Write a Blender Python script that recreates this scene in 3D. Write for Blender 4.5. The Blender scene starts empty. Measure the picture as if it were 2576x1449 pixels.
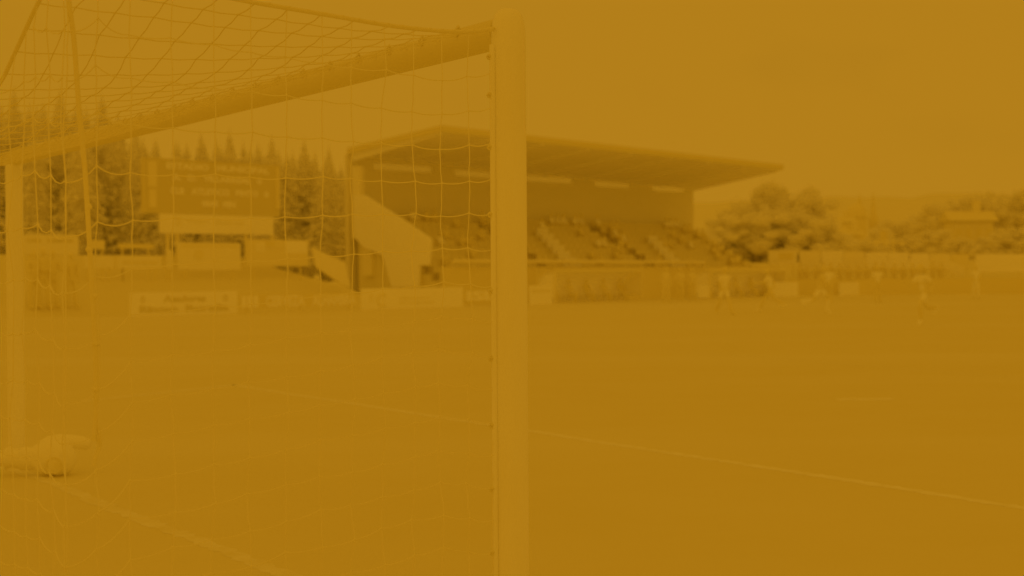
import bpy, bmesh, math, random
from mathutils import Vector as V, Matrix

random.seed(7)
scene = bpy.context.scene
COL = scene.collection

# ------------------------------------------------------------------ camera
F = 3600.0                 # focal length in photograph pixels (photo taken as 2576 x 1449)
CX, CY = 1288.0, 724.5
EYE = V((0.0, 0.0, 1.545))
PITCH = math.atan(36.0 / F)
ROLL = 0.007
_r0 = V((1, 0, 0)); _f0 = V((0, math.cos(PITCH), -math.sin(PITCH))); _u0 = V((0, math.sin(PITCH), math.cos(PITCH)))
_up = (_u0 * math.cos(ROLL) + _r0 * math.sin(ROLL)).normalized()
_rt = (_r0 * math.cos(ROLL) - _u0 * math.sin(ROLL)).normalized()

cam_d = bpy.data.cameras.new("camera")
cam = bpy.data.objects.new("camera", cam_d)
COL.objects.link(cam)
m = Matrix((( _rt.x, _up.x, -_f0.x, EYE.x), (_rt.y, _up.y, -_f0.y, EYE.y), (_rt.z, _up.z, -_f0.z, EYE.z), (0, 0, 0, 1)))
cam.matrix_world = m
cam_d.sensor_width = 36.0
cam_d.lens = 36.0 * F / 2576.0
cam_d.clip_end = 9000
cam_d.clip_start = 0.05
scene.camera = cam


def ray(px, py):
    return _rt * ((px - CX) / F) + _up * ((CY - py) / F) + _f0


def G(px, py, z=0.0):
    d = ray(px, py)
    return EYE + d * ((z - EYE.z) / d.z)


def AT(px, py, Y):
    d = ray(px, py)
    return EYE + d * (Y / d.y)


def ON(px, py, A, e):
    """point where the sight line meets the upright plane through A along e"""
    n = V((-e.y, e.x, 0))
    d = ray(px, py)
    return EYE + d * ((A - EYE).dot(n) / d.dot(n))


# ------------------------------------------------------------------ materials
def lin(c):
    c /= 255.0
    return c / 12.92 if c <= 0.04045 else ((c + 0.055) / 1.055) ** 2.4


SKY8 = (179.0, 126.5, 26.0)
DRK8 = (170.0, 117.0, 16.0)
SKYL = tuple(lin(c) for c in SKY8)


def tone(t, k=1.0):
    """base colour of a surface: t = 0 the darkest paint or leaf here, t = 1 the palest"""
    out = []
    for d, s, sl in zip(DRK8, SKY8, SKYL):
        out.append(max(0.0, min(0.996, k * lin(max(0, d + (s - d) * t)) / sl)))
    return out


MATS = {}


def mat(name, t, k=1.0, var=0.08, scale=3.0, detail=6.0, rough=0.85, coord='Object', spec=0.1, stretch=None, translucent=False, leafy=False):
    if name in MATS:
        return MATS[name]
    mt = bpy.data.materials.new(name)
    mt.use_nodes = True
    nt = mt.node_tree
    b = nt.nodes['Principled BSDF']
    b.inputs['Roughness'].default_value = rough
    b.inputs['Specular IOR Level'].default_value = spec
    tc = nt.nodes.new('ShaderNodeTexCoord')
    nz = nt.nodes.new('ShaderNodeTexNoise')
    nz.inputs['Scale'].default_value = scale
    nz.inputs['Detail'].default_value = detail
    nz.inputs['Roughness'].default_value = 0.65
    src = tc.outputs[coord]
    if stretch:
        mp = nt.nodes.new('ShaderNodeMapping')
        mp.inputs['Scale'].default_value = stretch
        nt.links.new(src, mp.inputs['Vector']); src = mp.outputs['Vector']
    nt.links.new(src, nz.inputs['Vector'])
    cr = nt.nodes.new('ShaderNodeValToRGB')
    cr.color_ramp.elements[0].position = 0.3
    cr.color_ramp.elements[1].position = 0.7
    cr.color_ramp.elements[0].color = tone(t - var, k) + [1]
    cr.color_ramp.elements[1].color = tone(t + var, k) + [1]
    nt.links.new(nz.outputs['Fac'], cr.inputs['Fac'])
    nt.links.new(cr.outputs['Color'], b.inputs['Base Color'])
    if translucent:
        tr = nt.nodes.new('ShaderNodeBsdfTransparent')   # glazing, half see-through
        mx = nt.nodes.new('ShaderNodeMixShader')
        mx.inputs['Fac'].default_value = 0.5
        nt.links.new(b.outputs['BSDF'], mx.inputs[1]); nt.links.new(tr.outputs['BSDF'], mx.inputs[2])
        nt.links.new(mx.outputs['Shader'], nt.nodes['Material Output'].inputs['Surface'])
    if leafy:            # thin leaves: half of the light goes through
        tr = nt.nodes.new('ShaderNodeBsdfTranslucent')
        nt.links.new(cr.outputs['Color'], tr.inputs['Color'])
        mx = nt.nodes.new('ShaderNodeMixShader')
        mx.inputs['Fac'].default_value = 0.5
        nt.links.new(b.outputs['BSDF'], mx.inputs[1]); nt.links.new(tr.outputs['BSDF'], mx.inputs[2])
        nt.links.new(mx.outputs['Shader'], nt.nodes['Material Output'].inputs['Surface'])
    MATS[name] = mt
    return mt


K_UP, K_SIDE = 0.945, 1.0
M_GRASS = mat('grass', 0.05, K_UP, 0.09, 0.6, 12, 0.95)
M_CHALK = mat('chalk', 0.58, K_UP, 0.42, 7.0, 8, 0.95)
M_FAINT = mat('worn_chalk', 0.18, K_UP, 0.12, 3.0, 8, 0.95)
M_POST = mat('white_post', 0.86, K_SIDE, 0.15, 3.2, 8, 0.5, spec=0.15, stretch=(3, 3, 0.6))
M_BAR = mat('shaded_bar', 0.05, K_SIDE - .02, 0.06, 3.0, 8, 0.5, spec=0.15)  # white like the posts; shade of the underside put into its base colour
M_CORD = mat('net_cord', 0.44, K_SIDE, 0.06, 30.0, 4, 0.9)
M_ROPE = mat('rope', 0.18, K_SIDE, 0.14, 60.0, 4, 0.9)
M_CLIP = mat('clip', 0.15, 0.98, 0.1, 30.0)
M_WHITE = mat('white_panel', 0.92, K_SIDE, 0.06, 1.5, 6, 0.7)
M_PALE = mat('pale_panel', 0.6, K_SIDE, 0.08, 1.2, 6, 0.8)
M_MID = mat('mid_panel', 0.28, K_SIDE, 0.06, 1.2, 6, 0.8)
M_DARK = mat('dark_panel', 0.0, K_SIDE, 0.03, 1.0, 6, 0.8)
M_BANK = mat('bank_grass', 0.0, K_UP, 0.03, 1.0, 6, 0.9)
M_DARKIN = mat('stand_interior', 1.0, 0.996, 0.02, 1.0, 6, 0.9)
M_LETTER = mat('white_letter', 1.0, K_SIDE, 0.05, 2.0)
M_DLETTER = mat('dark_letter', 0.0, 0.95, 0.05, 2.0)
M_CLEAR = mat('clerestory', 1.0, 1.0, 0.02, 1.0, translucent=True)
M_RCORD = mat('shaded_roof_cord', 0.06, K_SIDE, 0.06, 30.0, 4, 0.9)  # same cord as the side net, its shade against the sky put into the colour
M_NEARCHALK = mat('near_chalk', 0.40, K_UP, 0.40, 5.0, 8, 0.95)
M_SEAT = mat('seat', 0.15, 0.945, 0.03, 1.0)
M_BACK = mat('back_wall_paint', 0.5, 0.945, 0.03, 1.0)
M_ROOF = mat('roof_tile', 0.06, 0.97, 0.05, 2.0)
M_SCREEN = mat('screen', 0.0, 0.90, 0.02, 1.0)
M_PIPE = mat('pipe_plastic', 0.66, K_SIDE, 0.08, 4.0)
M_LEAF = mat('needles', 0.85, 0.985, 0.03, 2.0, spec=0, leafy=True)
M_LEAF2 = mat('leaves', 0.82, 0.981, 0.03, 2.0, spec=0, leafy=True)
M_BARK = mat('bark', 0.9, 0.98, 0.1, 4.0)
M_HILL = mat('hazed_hill', 0.33, K_UP - .01, 0.06, 0.02, 6)  # distance haze is put into the hill's base colour
M_STONE = mat('stone', 0.03, K_SIDE, 0.04, 0.5)
M_SKIN = mat('skin', 0.12, K_SIDE, 0.05, 3.0)
M_HAIR = mat('hair', 0.0, K_SIDE, 0.05, 3.0)
M_CLOTHW = mat('white_cloth', 0.85, K_SIDE, 0.06, 3.0)
M_CLOTHM = mat('grey_cloth', 0.28, K_SIDE, 0.06, 3.0)
M_CLOTHD = mat('dark_cloth', 0.0, K_SIDE, 0.04, 3.0)


# ------------------------------------------------------------------ mesh builder
class MB:
    def __init__(s):
        s.v = []; s.f = []

    def quad(s, a, b, c, d):
        i = len(s.v); s.v += [V(a), V(b), V(c), V(d)]; s.f.append((i, i + 1, i + 2, i + 3)); return s

    def tri(s, a, b, c):
        i = len(s.v); s.v += [V(a), V(b), V(c)]; s.f.append((i, i + 1, i + 2)); return s

    def prism(s, pts, off):
        """solid: outline pts pushed along off"""
        n = len(pts); i = len(s.v); off = V(off)
        s.v += [V(p) for p in pts] + [V(p) + off for p in pts]
        s.f.append(tuple(range(i, i + n))); s.f.append(tuple(range(i + 2 * n - 1, i + n - 1, -1)))
        for k in range(n):
            j = (k + 1) % n
            s.f.append((i + k, i + n + k, i + n + j, i + j))
        return s

    def box(s, c, sx, sy, sz, ex=None, ey=None):
        ex = V(ex) if ex else V((1, 0, 0)); ey = V(ey) if ey else V((-ex.y, ex.x, 0)); c = V(c)
        a = c - ex * sx / 2 - ey * sy / 2 - V((0, 0, sz / 2))
        return s.prism([a, a + ex * sx, a + ex * sx + ey * sy, a + ey * sy], (0, 0, sz))

    def tube(s, pts, r, n=8, caps=True):
        pts = [V(p) for p in pts]; m_ = len(pts)
        rs = r if isinstance(r, (list, tuple)) else [r] * m_
        base = len(s.v); ref = None
        for k, p in enumerate(pts):
            d = (pts[min(k + 1, m_ - 1)] - pts[max(k - 1, 0)])
            d = d.normalized() if d.length > 1e-9 else V((0, 0, 1))
            if ref is None:
                ref = d.orthogonal().normalized()
            a = (ref - d * ref.dot(d))
            a = a.normalized() if a.length > 1e-6 else d.orthogonal().normalized()
            ref = a; b = d.cross(a)
            for q in range(n):
                t = 2 * math.pi * q / n
                s.v.append(p + (a * math.cos(t) + b * math.sin(t)) * rs[k])
        for k in range(m_ - 1):
            for q in range(n):
                q2 = (q + 1) % n
                s.f.append((base + k * n + q, base + k * n + q2, base + (k + 1) * n + q2, base + (k + 1) * n + q))
        if caps:
            s.f.append(tuple(base + q for q in range(n - 1, -1, -1)))
            s.f.append(tuple(base + (m_ - 1) * n + q for q in range(n)))
        return s

    def ball(s, c, rx, ry, rz, nu=12, nv=8):
        c = V(c); base = len(s.v)
        s.v.append(c + V((0, 0, rz)))
        for i in range(1, nv):
            th = math.pi * i / nv
            for j in range(nu):
                ph = 2 * math.pi * j / nu
                s.v.append(c + V((rx * math.sin(th) * math.cos(ph), ry * math.sin(th) * math.sin(ph), rz * math.cos(th))))
        s.v.append(c - V((0, 0, rz))); last = len(s.v) - 1
        for j in range(nu):
            s.f.append((base, base + 1 + j, base + 1 + (j + 1) % nu))
            o = base + 1 + (nv - 2) * nu
            s.f.append((last, o + (j + 1) % nu, o + j))
        for i in range(nv - 2):
            for j in range(nu):
                a = base + 1 + i * nu
                s.f.append((a + j, a + nu + j, a + nu + (j + 1) % nu, a + (j + 1) % nu))
        return s

    def mesh(s, name, org=(0, 0, 0), smooth=False):
        o = V(org)
        me = bpy.data.meshes.new(name)
        me.from_pydata([tuple(p - o) for p in s.v], [], s.f)
        bm = bmesh.new(); bm.from_mesh(me)
        bmesh.ops.recalc_face_normals(bm, faces=bm.faces)
        bm.to_mesh(me); bm.free()
        if smooth:
            for p in me.polygons: p.use_smooth = True
            try:
                me.set_sharp_from_angle(angle=math.radians(40))
            except Exception:
                pass
        return me

    def build(s, name, m_, parent=None, org=(0, 0, 0), smooth=False):
        me = s.mesh(name, org, smooth)
        me.materials.append(m_)
        o = bpy.data.objects.new(name, me); COL.objects.link(o)
        if parent: o.parent = parent
        else: o.location = org
        return o


def tag(o, label=None, cat=None, group=None, kind=None):
    if label: o['label'] = label
    if cat: o['category'] = cat
    if group: o['group'] = group
    if kind: o['kind'] = kind
    return o


def empty(name, loc, label, cat, group=None):
    o = bpy.data.objects.new(name, None); COL.objects.link(o)
    o.location = loc; o.empty_display_size = 0.2
    return tag(o, label, cat, group)


def text_faces(mb, s, org, ex, ez, w, h, depth):
    """letters of s laid on a board: lower left corner org, width w, height h"""
    cu = bpy.data.curves.new('lettering', 'FONT'); cu.body = s; cu.resolution_u = 2; cu.offset = 0.055
    ob = bpy.data.objects.new('lettering', cu); COL.objects.link(ob)
    bpy.context.view_layer.update()
    me = bpy.data.meshes.new_from_object(ob.evaluated_get(bpy.context.evaluated_depsgraph_get()))
    bpy.data.objects.remove(ob); bpy.data.curves.remove(cu)
    if not me.vertices: return
    xs = [v.co.x for v in me.vertices]; ys = [v.co.y for v in me.vertices]
    x0, x1, y0, y1 = min(xs), max(xs), min(ys), max(ys)
    i = len(mb.v); nrm = V(ex).cross(V(ez)); 
    for v in me.vertices:
        mb.v.append(V(org) + V(ex) * ((v.co.x - x0) / max(x1 - x0, 1e-6) * w) + V(ez) * ((v.co.y - y0) / max(y1 - y0, 1e-6) * h) + nrm * depth)
    for p in me.polygons: mb.f.append(tuple(i + k for k in p.vertices))
    bpy.data.meshes.remove(me)


Z = V((0, 0, 1))


def words(s_):
    out_ = []; n = len(s_); i = 0
    for wd_ in s_.split(' '):
        if wd_: out_.append((wd_, i / n, (i + len(wd_)) / n - (.012 if i + len(wd_) < n else 0)))
        i += len(wd_) + 1
    return out_


# ------------------------------------------------------------------ world, sun
world = bpy.data.worlds.new("World"); scene.world = world; world.use_nodes = True
nt = world.node_tree; nt.nodes.clear()
out = nt.nodes.new('ShaderNodeOutputWorld'); bg = nt.nodes.new('ShaderNodeBackground')
bg.inputs['Strength'].default_value = 0.1
tc = nt.nodes.new('ShaderNodeTexCoord')
SUN_EL, SUN_AZ = math.radians(36), math.radians(205)     # azimuth measured from +Y clockwise: behind the camera
sky = nt.nodes.new('ShaderNodeTexSky'); sky.sky_type = 'NISHITA'; sky.sun_disc = False
sky.sun_elevation = SUN_EL; sky.sun_rotation = SUN_AZ
bw = nt.nodes.new('ShaderNodeRGBToBW'); nt.links.new(sky.outputs['Color'], bw.inputs['Color'])
AMBER = [c * 10 for c in SKYL]
amb = nt.nodes.new('ShaderNodeVectorMath'); amb.operation = 'SCALE'
amb.inputs[0].default_value = [c / SKYL[0] for c in SKYL]
nt.links.new(bw.outputs['Val'], amb.inputs['Scale'])
# cloud deck: even, a little darker in wide soft banks
mp = nt.nodes.new('ShaderNodeMapping'); mp.inputs['Scale'].default_value = (1, 1, 2.2)
nt.links.new(tc.outputs['Generated'], mp.inputs['Vector'])
nz = nt.nodes.new('ShaderNodeTexNoise'); nz.inputs['Scale'].default_value = 5.0; nz.inputs['Detail'].default_value = 5
nz.inputs['Roughness'].default_value = 0.5
nt.links.new(mp.outputs['Vector'], nz.inputs['Vector'])
cr = nt.nodes.new('ShaderNodeValToRGB')
cr.color_ramp.elements[0].position = 0.30; cr.color_ramp.elements[1].position = 0.45
cr.color_ramp.elements[0].color = [c * .968 for c in SKYL] + [1]
cr.color_ramp.elements[1].color = [c for c in SKYL] + [1]
nt.links.new(nz.outputs['Fac'], cr.inputs['Fac'])
sc10 = nt.nodes.new('ShaderNodeVectorMath'); sc10.operation = 'SCALE'; sc10.inputs['Scale'].default_value = 81.0
nt.links.new(cr.outputs['Color'], sc10.inputs[0])
# an overcast sky is brighter overhead than near the horizon
sep = nt.nodes.new('ShaderNodeSeparateXYZ'); nt.links.new(tc.outputs['Generated'], sep.inputs['Vector'])
mr = nt.nodes.new('ShaderNodeMapRange'); mr.interpolation_type = 'SMOOTHSTEP'
mr.inputs['From Min'].default_value = 0.22; mr.inputs['From Max'].default_value = 0.9
mr.inputs['To Min'].default_value = 1.0; mr.inputs['To Max'].default_value = 1.03
nt.links.new(sep.outputs['Z'], mr.inputs['Value'])
zen = nt.nodes.new('ShaderNodeVectorMath'); zen.operation = 'SCALE'
nt.links.new(sc10.outputs['Vector'], zen.inputs[0]); nt.links.new(mr.outputs['Result'], zen.inputs['Scale'])
mx = nt.nodes.new('ShaderNodeMix'); mx.data_type = 'RGBA'; mx.inputs['Factor'].default_value = 0.01
nt.links.new(zen.outputs['Vector'], mx.inputs['A']); nt.links.new(amb.outputs['Vector'], mx.inputs['B'])
nt.links.new(mx.outputs['Result'], bg.inputs['Color']); nt.links.new(bg.outputs['Background'], out.inputs['Surface'])

sl = bpy.data.lights.new('sun', 'SUN'); sl.energy = 1.1; sl.angle = math.radians(110)
sl.color = [c / SKYL[0] for c in SKYL]
so = bpy.data.objects.new('sun', sl); COL.objects.link(so)
sd = V((math.sin(SUN_AZ) * math.cos(SUN_EL), math.cos(SUN_AZ) * math.cos(SUN_EL), math.sin(SUN_EL)))
so.rotation_euler = sd.to_track_quat('Z', 'Y').to_euler(); so.location = sd * 50

# ------------------------------------------------------------------ ground
g = MB()
g.quad((-2500, -60, 0), (2500, -60, 0), (2500, 4000, 0), (-2500, 4000, 0))
gt = M_GRASS.node_tree; gb = gt.nodes['Principled BSDF']; base_l = gb.inputs['Base Color'].links[0].from_socket
tcg = gt.nodes.new('ShaderNodeTexCoord'); mpg = gt.nodes.new('ShaderNodeMapping')
mpg.inputs['Rotation'].default_value = (0, 0, math.radians(-8)); mpg.inputs['Scale'].default_value = (.03, .22, 1)
gt.links.new(tcg.outputs['Object'], mpg.inputs['Vector'])
ng = gt.nodes.new('ShaderNodeTexNoise'); ng.inputs['Scale'].default_value = 1.0; ng.inputs['Detail'].default_value = 3
gt.links.new(mpg.outputs['Vector'], ng.inputs['Vector'])
rg = gt.nodes.new('ShaderNodeMapRange'); rg.inputs['From Min'].default_value = .48; rg.inputs['From Max'].default_value = .62
rg.inputs['To Max'].default_value = .7
gt.links.new(ng.outputs['Fac'], rg.inputs['Value'])
mg = gt.nodes.new('ShaderNodeMix'); mg.data_type = 'RGBA'
gt.links.new(rg.outputs['Result'], mg.inputs['Factor']); gt.links.new(base_l, mg.inputs['A'])
mg.inputs['B'].default_value = tone(.26, K_UP) + [1]
gt.links.new(mg.outputs['Result'], gb.inputs['Base Color'])
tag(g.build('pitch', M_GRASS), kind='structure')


def strip(name, pts, w, m_, z=0.0006, step=0.05, rag=0.18, seed=1):
    """a chalk line on the grass with a ragged edge"""
    rnd = random.Random(seed); mb = MB(); L = []; R = []
    for a, b in zip(pts[:-1], pts[1:]):
        a = V(a); b = V(b); d = (b - a); n = max(2, int(d.length / step)); d.normalize(); s_ = V((-d.y, d.x, 0))
        for i in range(n + 1):
            p = a + (b - a) * (i / n)
            j = 1 + rag * (rnd.random() * 2 - 1); k = 1 + rag * (rnd.random() * 2 - 1); wob = 0.012 * math.sin(p.length * 2.1) 
            L.append(V((p.x, p.y, z)) + s_ * (w / 2 * j + wob)); R.append(V((p.x, p.y, z)) - s_ * (w / 2 * k - wob))
    for i in range(len(L) - 1):
        mb.quad(L[i], R[i], R[i + 1], L[i + 1])
    return tag(mb.build(name, m_), kind='structure')


P1 = G(1290, 1671); P2 = G(43, 1182)
U = V((P2.x - P1.x, P2.y - P1.y, 0)); GOALW = U.length; U.normalize()
N = V((U.y, -U.x, 0))                      # into the field
if N.y < 0: N = -N
print('goal width', GOALW, 'P1', P1, 'P2', P2, 'U', U, 'N', N)
BZ = 1.545 + (689 - 97) / F * 0 + 2.50 - 1.545
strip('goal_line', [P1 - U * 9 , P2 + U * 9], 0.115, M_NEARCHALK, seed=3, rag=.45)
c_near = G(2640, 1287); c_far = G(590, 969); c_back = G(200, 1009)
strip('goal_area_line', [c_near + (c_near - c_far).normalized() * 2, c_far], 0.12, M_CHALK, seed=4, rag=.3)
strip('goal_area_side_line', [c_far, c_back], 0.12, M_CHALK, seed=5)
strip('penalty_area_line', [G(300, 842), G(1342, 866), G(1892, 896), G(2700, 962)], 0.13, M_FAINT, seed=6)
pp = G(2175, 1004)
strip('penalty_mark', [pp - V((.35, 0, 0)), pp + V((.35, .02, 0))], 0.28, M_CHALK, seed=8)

# ------------------------------------------------------------------ the goal
goal = empty('goal', P1, 'white football goal with its net hung from posts, seen close up from behind', 'goal')
GO = P1
T_DIR = -N


def post(base, hgt, name):
    mb = MB(); n = 28; rings = []
    prof = [(0, 1.0)] + [(z_, 1.0) for z_ in (0.5, 1.0, 1.5, 2.0, 2.3, 2.46)] + [(2.50, .985), (2.535, .93), (2.56, .82), (2.578, .62), (2.588, .3), (2.590, 0.02)]
    for z_, k in prof:
        ring = []
        for q in range(n):
            t = 2 * math.pi * q / n; c_, s_ = math.cos(t), math.sin(t)
            e_ = 0.8
            x = math.copysign(abs(c_) ** e_, c_) * 0.060 * k; y = math.copysign(abs(s_) ** e_, s_) * 0.066 * k
            ring.append(len(mb.v)); mb.v.append(V(base) + U * x + N * y + Z * (z_ * hgt / 2.59))
        rings.append(ring)
    for a, b in zip(rings[:-1], rings[1:]):
        for q in range(n): mb.f.append((a[q], a[(q + 1) % n], b[(q + 1) % n], b[q]))
    mb.f.append(tuple(rings[-1]))
    return mb.build(name, M_POST, goal, GO, True)


np_ = post(P1, 2.590, 'near_post'); fp_ = post(P2, 2.560, 'far_post')
np_['label'] = 'scuffed white post closest to the camera, rounded at its top'
fp_['label'] = 'white post at the far end of the crossbar, behind gathered net'
# crossbar
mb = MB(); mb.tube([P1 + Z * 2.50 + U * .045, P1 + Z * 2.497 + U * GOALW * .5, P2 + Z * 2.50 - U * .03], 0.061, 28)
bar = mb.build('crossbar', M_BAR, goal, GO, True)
# net rail and hooks down the back of the near post
mb = MB(); rp = P1 + T_DIR * 0.078
mb.tube([rp + Z * .02, rp + Z * 2.44], 0.011, 10)
rail = mb.build('net_rail', M_POST, np_, GO, True)
for y_ in (142, 238, 369, 538, 730, 900, 1068, 1228, 1388, 1545):
    h = ON(1243, y_, rp, T_DIR).z
    mb = MB(); c = rp + Z * h + T_DIR * .012
    mb.tube([c + N * .03 + Z * .007, c + T_DIR * .006 + Z * .004, c + T_DIR * .012 - Z * .004, c + T_DIR * .006 - Z * .012, c + N * .010 - Z * .008], 0.0042, 8)
    mb.ball(c, .008, .008, .007)
    mb.build('net_hook', M_CLIP, np_, GO, True)
# hooks along the crossbar
for i in range(24):
    s_ = .28 + i * (GOALW - .5) / 23
    c = P1 + U * s_ + Z * 2.535 + T_DIR * .045
    mb = MB(); mb.tube([c, c + Z * .02 + T_DIR * .012, c + T_DIR * .028, c - Z * .018 + T_DIR * .018], 0.007, 6)
    mb.build('net_hook', M_CLIP, bar, GO, True)

# --- side net: columns and rows
col_px = [1240, 1180, 1110, 1040, 965, 885, 810, 722, 630, 538, 435, 330, 245, 164]


def interp(x, tab):
    if x <= tab[0][0]:
        a, b = tab[0], tab[1]
    elif x >= tab[-1][0]:
        a, b = tab[-2], tab[-1]
    else:
        for a, b in zip(tab[:-1], tab[1:]):
            if a[0] <= x <= b[0]: break
    return a[1] + (b[1] - a[1]) * (x - a[0]) / (b[0] - a[0])


rows_y = [203, 290, 373, 458, 540, 625, 710, 793, 878, 962, 1047, 1130, 1212, 1293, 1376, 1458, 1540, 1622]
Y330 = [(203, 82), (290, 196), (373, 310), (793, 914), (1130, 1310), (1622, 1880)]
Y245 = [(203, 45), (290, 166), (373, 275), (793, 980), (1130, 1385), (1622, 1950)]


def net_y(px, y):
    y0 = y
    y12 = y + (-22 if y <= 290 else (-22 + 37 * (y - 290) / 500 if y < 790 else 15))
    if px >= 1110:
        return interp(px, [(1110, y0), (1240, y12)])
    if px >= 330:
        return interp(px, [(330, interp(y, Y330)), (1110, y0)])
    if px >= 245:
        return interp(px, [(245, interp(y, Y245)), (330, interp(y, Y330))])
    return interp(px, [(164, interp(y, Y245) + 38), (245, interp(y, Y245))])


PL = P1 + T_DIR * .09
# side rope (top edge of the side net)
rope_px = [(1240, 73), (1150, 80), (1000, 67), (820, 37), (600, -1), (435, -36), (330, -58), (245, -75), (164, -85)]
rope_pts = [ON(x, y, PL, T_DIR) for x, y in rope_px]


def smooth_path(pts, sub=4):
    out_ = []
    n = len(pts)
    for i in range(n - 1):
        p0 = pts[max(i - 1, 0)]; p1 = pts[i]; p2 = pts[i + 1]; p3 = pts[min(i + 2, n - 1)]
        for k in range(sub):
            t = k / sub
            out_.append(0.5 * ((2 * p1) + (p2 - p0) * t + (2 * p0 - 5 * p1 + 4 * p2 - p3) * t * t + (3 * p1 - p0 - 3 * p2 + p3) * t ** 3))
    out_.append(pts[-1])
    return out_


def rope_y(px):
    return interp(-px, [(-x, y) for x, y in rope_px])


rndn = random.Random(11)
CR = 0.0023
side = MB(); nodes = {}
for ci, px in enumerate(col_px):
    for ri, y in enumerate(rows_y):
        p = ON(px, net_y(px, y), PL, T_DIR)
        if ci not in (0,): p = p + T_DIR * rndn.uniform(-.006, .006) + Z * rndn.uniform(-.006, .006) + U * rndn.uniform(-.02, .02)
        nodes[ci, ri] = p


def cord(mb, a, b, sag=0.006, r=CR, n=4, k=3, w=0.0):
    pts = []
    for i in range(k + 1):
        t = i / k; p = a.lerp(b, t) - Z * sag * 4 * t * (1 - t)
        if w and 0 < i < k: p = p + V((rndn.uniform(-w, w), rndn.uniform(-w, w), 0))
        pts.append(p)
    mb.tube(pts, r, n, False)


def knot(mb, p, r=0.0042):
    mb.ball(p, r, r, r, 5, 4)


ncol, nrow = len(col_px), len(rows_y)
for ci in range(ncol):
    top = ON(col_px[ci], rope_y(col_px[ci]), PL, T_DIR)
    if ci: cord(side, top, nodes[ci, 0], 0)
    for ri in range(nrow):
        if nodes[ci, ri].z < 0.01: continue
        knot(side, nodes[ci, ri])
        if ri + 1 < nrow:
            b = nodes[ci, ri + 1].copy()
            if b.z < 0.012: b.z = 0.012
            if ci == 0:
                cord(side, nodes[ci, ri], b, 0, w=.004)
            else:
                cord(side, nodes[ci, ri], b, 0, w=.003)
        if ci + 1 < ncol and nodes[ci + 1, ri].z > 0.01:
            slack = .010 if ci in (0,) else (.016 if ci >= 11 else .007)
            cord(side, nodes[ci, ri], nodes[ci + 1, ri], slack, k=5)
# the upper double cord (doubled meshes near the roof)
net = side.build('side_net', M_CORD, goal, GO)

CORN = ON(164, 688, PL, T_DIR); CORN.z = 0
TL = (V((CORN.x, CORN.y, 0)) - V((P1.x, P1.y, 0))).length
ropeR = 0.0085
mb = MB(); mb.tube(smooth_path(rope_pts, 5), ropeR, 8)
for i, p in enumerate(smooth_path(rope_pts, 14)):
    if i % 3 == 0: mb.ball(p + Z * .004, .010, .010, .006, 6, 4)
mb.build('edge_rope', M_ROPE, net, GO, True)
# thick hanging rope, frayed at the foot
hp = [(170, -90), (173, 0), (186, 100), (200, 290), (213, 420), (222, 560), (232, 740), (240, 870), (242, 985), (240, 1060), (236, 1110)]
pts = [ON(x, y, PL - T_DIR * .0 + U * -.012, T_DIR) for x, y in hp]
mb = MB(); mb.tube(smooth_path(pts, 4), [0.0085] * (4 * (len(pts) - 1) - 6) + [0.0075] * 7, 8)
loop = [(242, 1060), (251, 1095), (252, 1120), (246, 1140), (240, 1150), (236, 1172)]
mb.tube(smooth_path([ON(x, y, PL - U * .012, T_DIR) for x, y in loop], 4), .006, 6)
loop = [(243, 1090), (246, 1118), (240, 1148)]
mb.tube(smooth_path([ON(x, y, PL - U * .012, T_DIR) for x, y in loop], 4), .004, 6)
for (x, y) in [(222, 520), (224, 628), (237, 745), (240, 865), (241, 980)]:
    mb.ball(ON(x, y, PL - U * .012, T_DIR), .012, .012, .012, 8, 6)
mb.build('hanging_rope', M_ROPE, net, GO, True)

# --- rear net
RB = V((CORN.x, CORN.y, 0))
top_c = rope_pts[-1].z
ra = [(0.0, top_c)]
for x, y in ((98, 0), (60, 85), (0, 215)):
    q = ON(x, y, RB, U); ra.append(((V((q.x, q.y, 0)) - RB).dot(U), q.z))
ra += [(1.6, 2.14), (2.4, 2.03), (GOALW * .6, 2.02), (GOALW - 1.0, 2.2), (GOALW, 2.5)]
print('rear rope', ra)
rear = MB(); cs = .137
nrc = int(GOALW / cs)
rh = [nodes[ncol - 1, ri].z for ri in range(nrow)]
rn = {}
for ci in range(nrc + 1):
    s_ = ci * GOALW / nrc
    topz = interp(s_, ra)
    for ri in range(nrow):
        z_ = rh[ri] + (.05 * min(1, s_ / .25)) - .02 * min(1, max(0, s_ - .3) / .5) + rndn.uniform(-.008, .008)
        if z_ > topz - .04: continue
        z_ = max(z_, 0.012)
        bow = T_DIR * (.10 * math.sin(math.pi * min(1, s_ / GOALW)) + rndn.uniform(-.01, .01))
        rn[ci, ri] = RB + U * (s_ + rndn.uniform(-.008, .008)) + Z * z_ + bow
for ci in range(nrc + 1):
    ks = [ri for ri in range(nrow) if (ci, ri) in rn]
    s_ = ci * GOALW / nrc
    if ks: cord(rear, RB + U * s_ + Z * interp(s_, ra), rn[ci, ks[0]], 0)
    for ri in ks:
        if (ci, ri + 1) in rn and rn[ci, ri].z > .013: cord(rear, rn[ci, ri], rn[ci, ri + 1], 0)
        if (ci + 1, ri) in rn and rn[ci, ri].z > .013: cord(rear, rn[ci, ri], rn[ci + 1, ri], .018 if ci < 2 else .008)
        if ci < 16: knot(rear, rn[ci, ri])
rnet = rear.build('rear_net', M_CORD, goal, GO)
mb = MB(); mb.tube([RB + U * s_ + Z * interp(s_, ra) for s_ in [i * GOALW / 60 for i in range(61)]], 0.008, 8)
mb.build('edge_rope', M_ROPE, rnet, GO, True)

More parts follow.
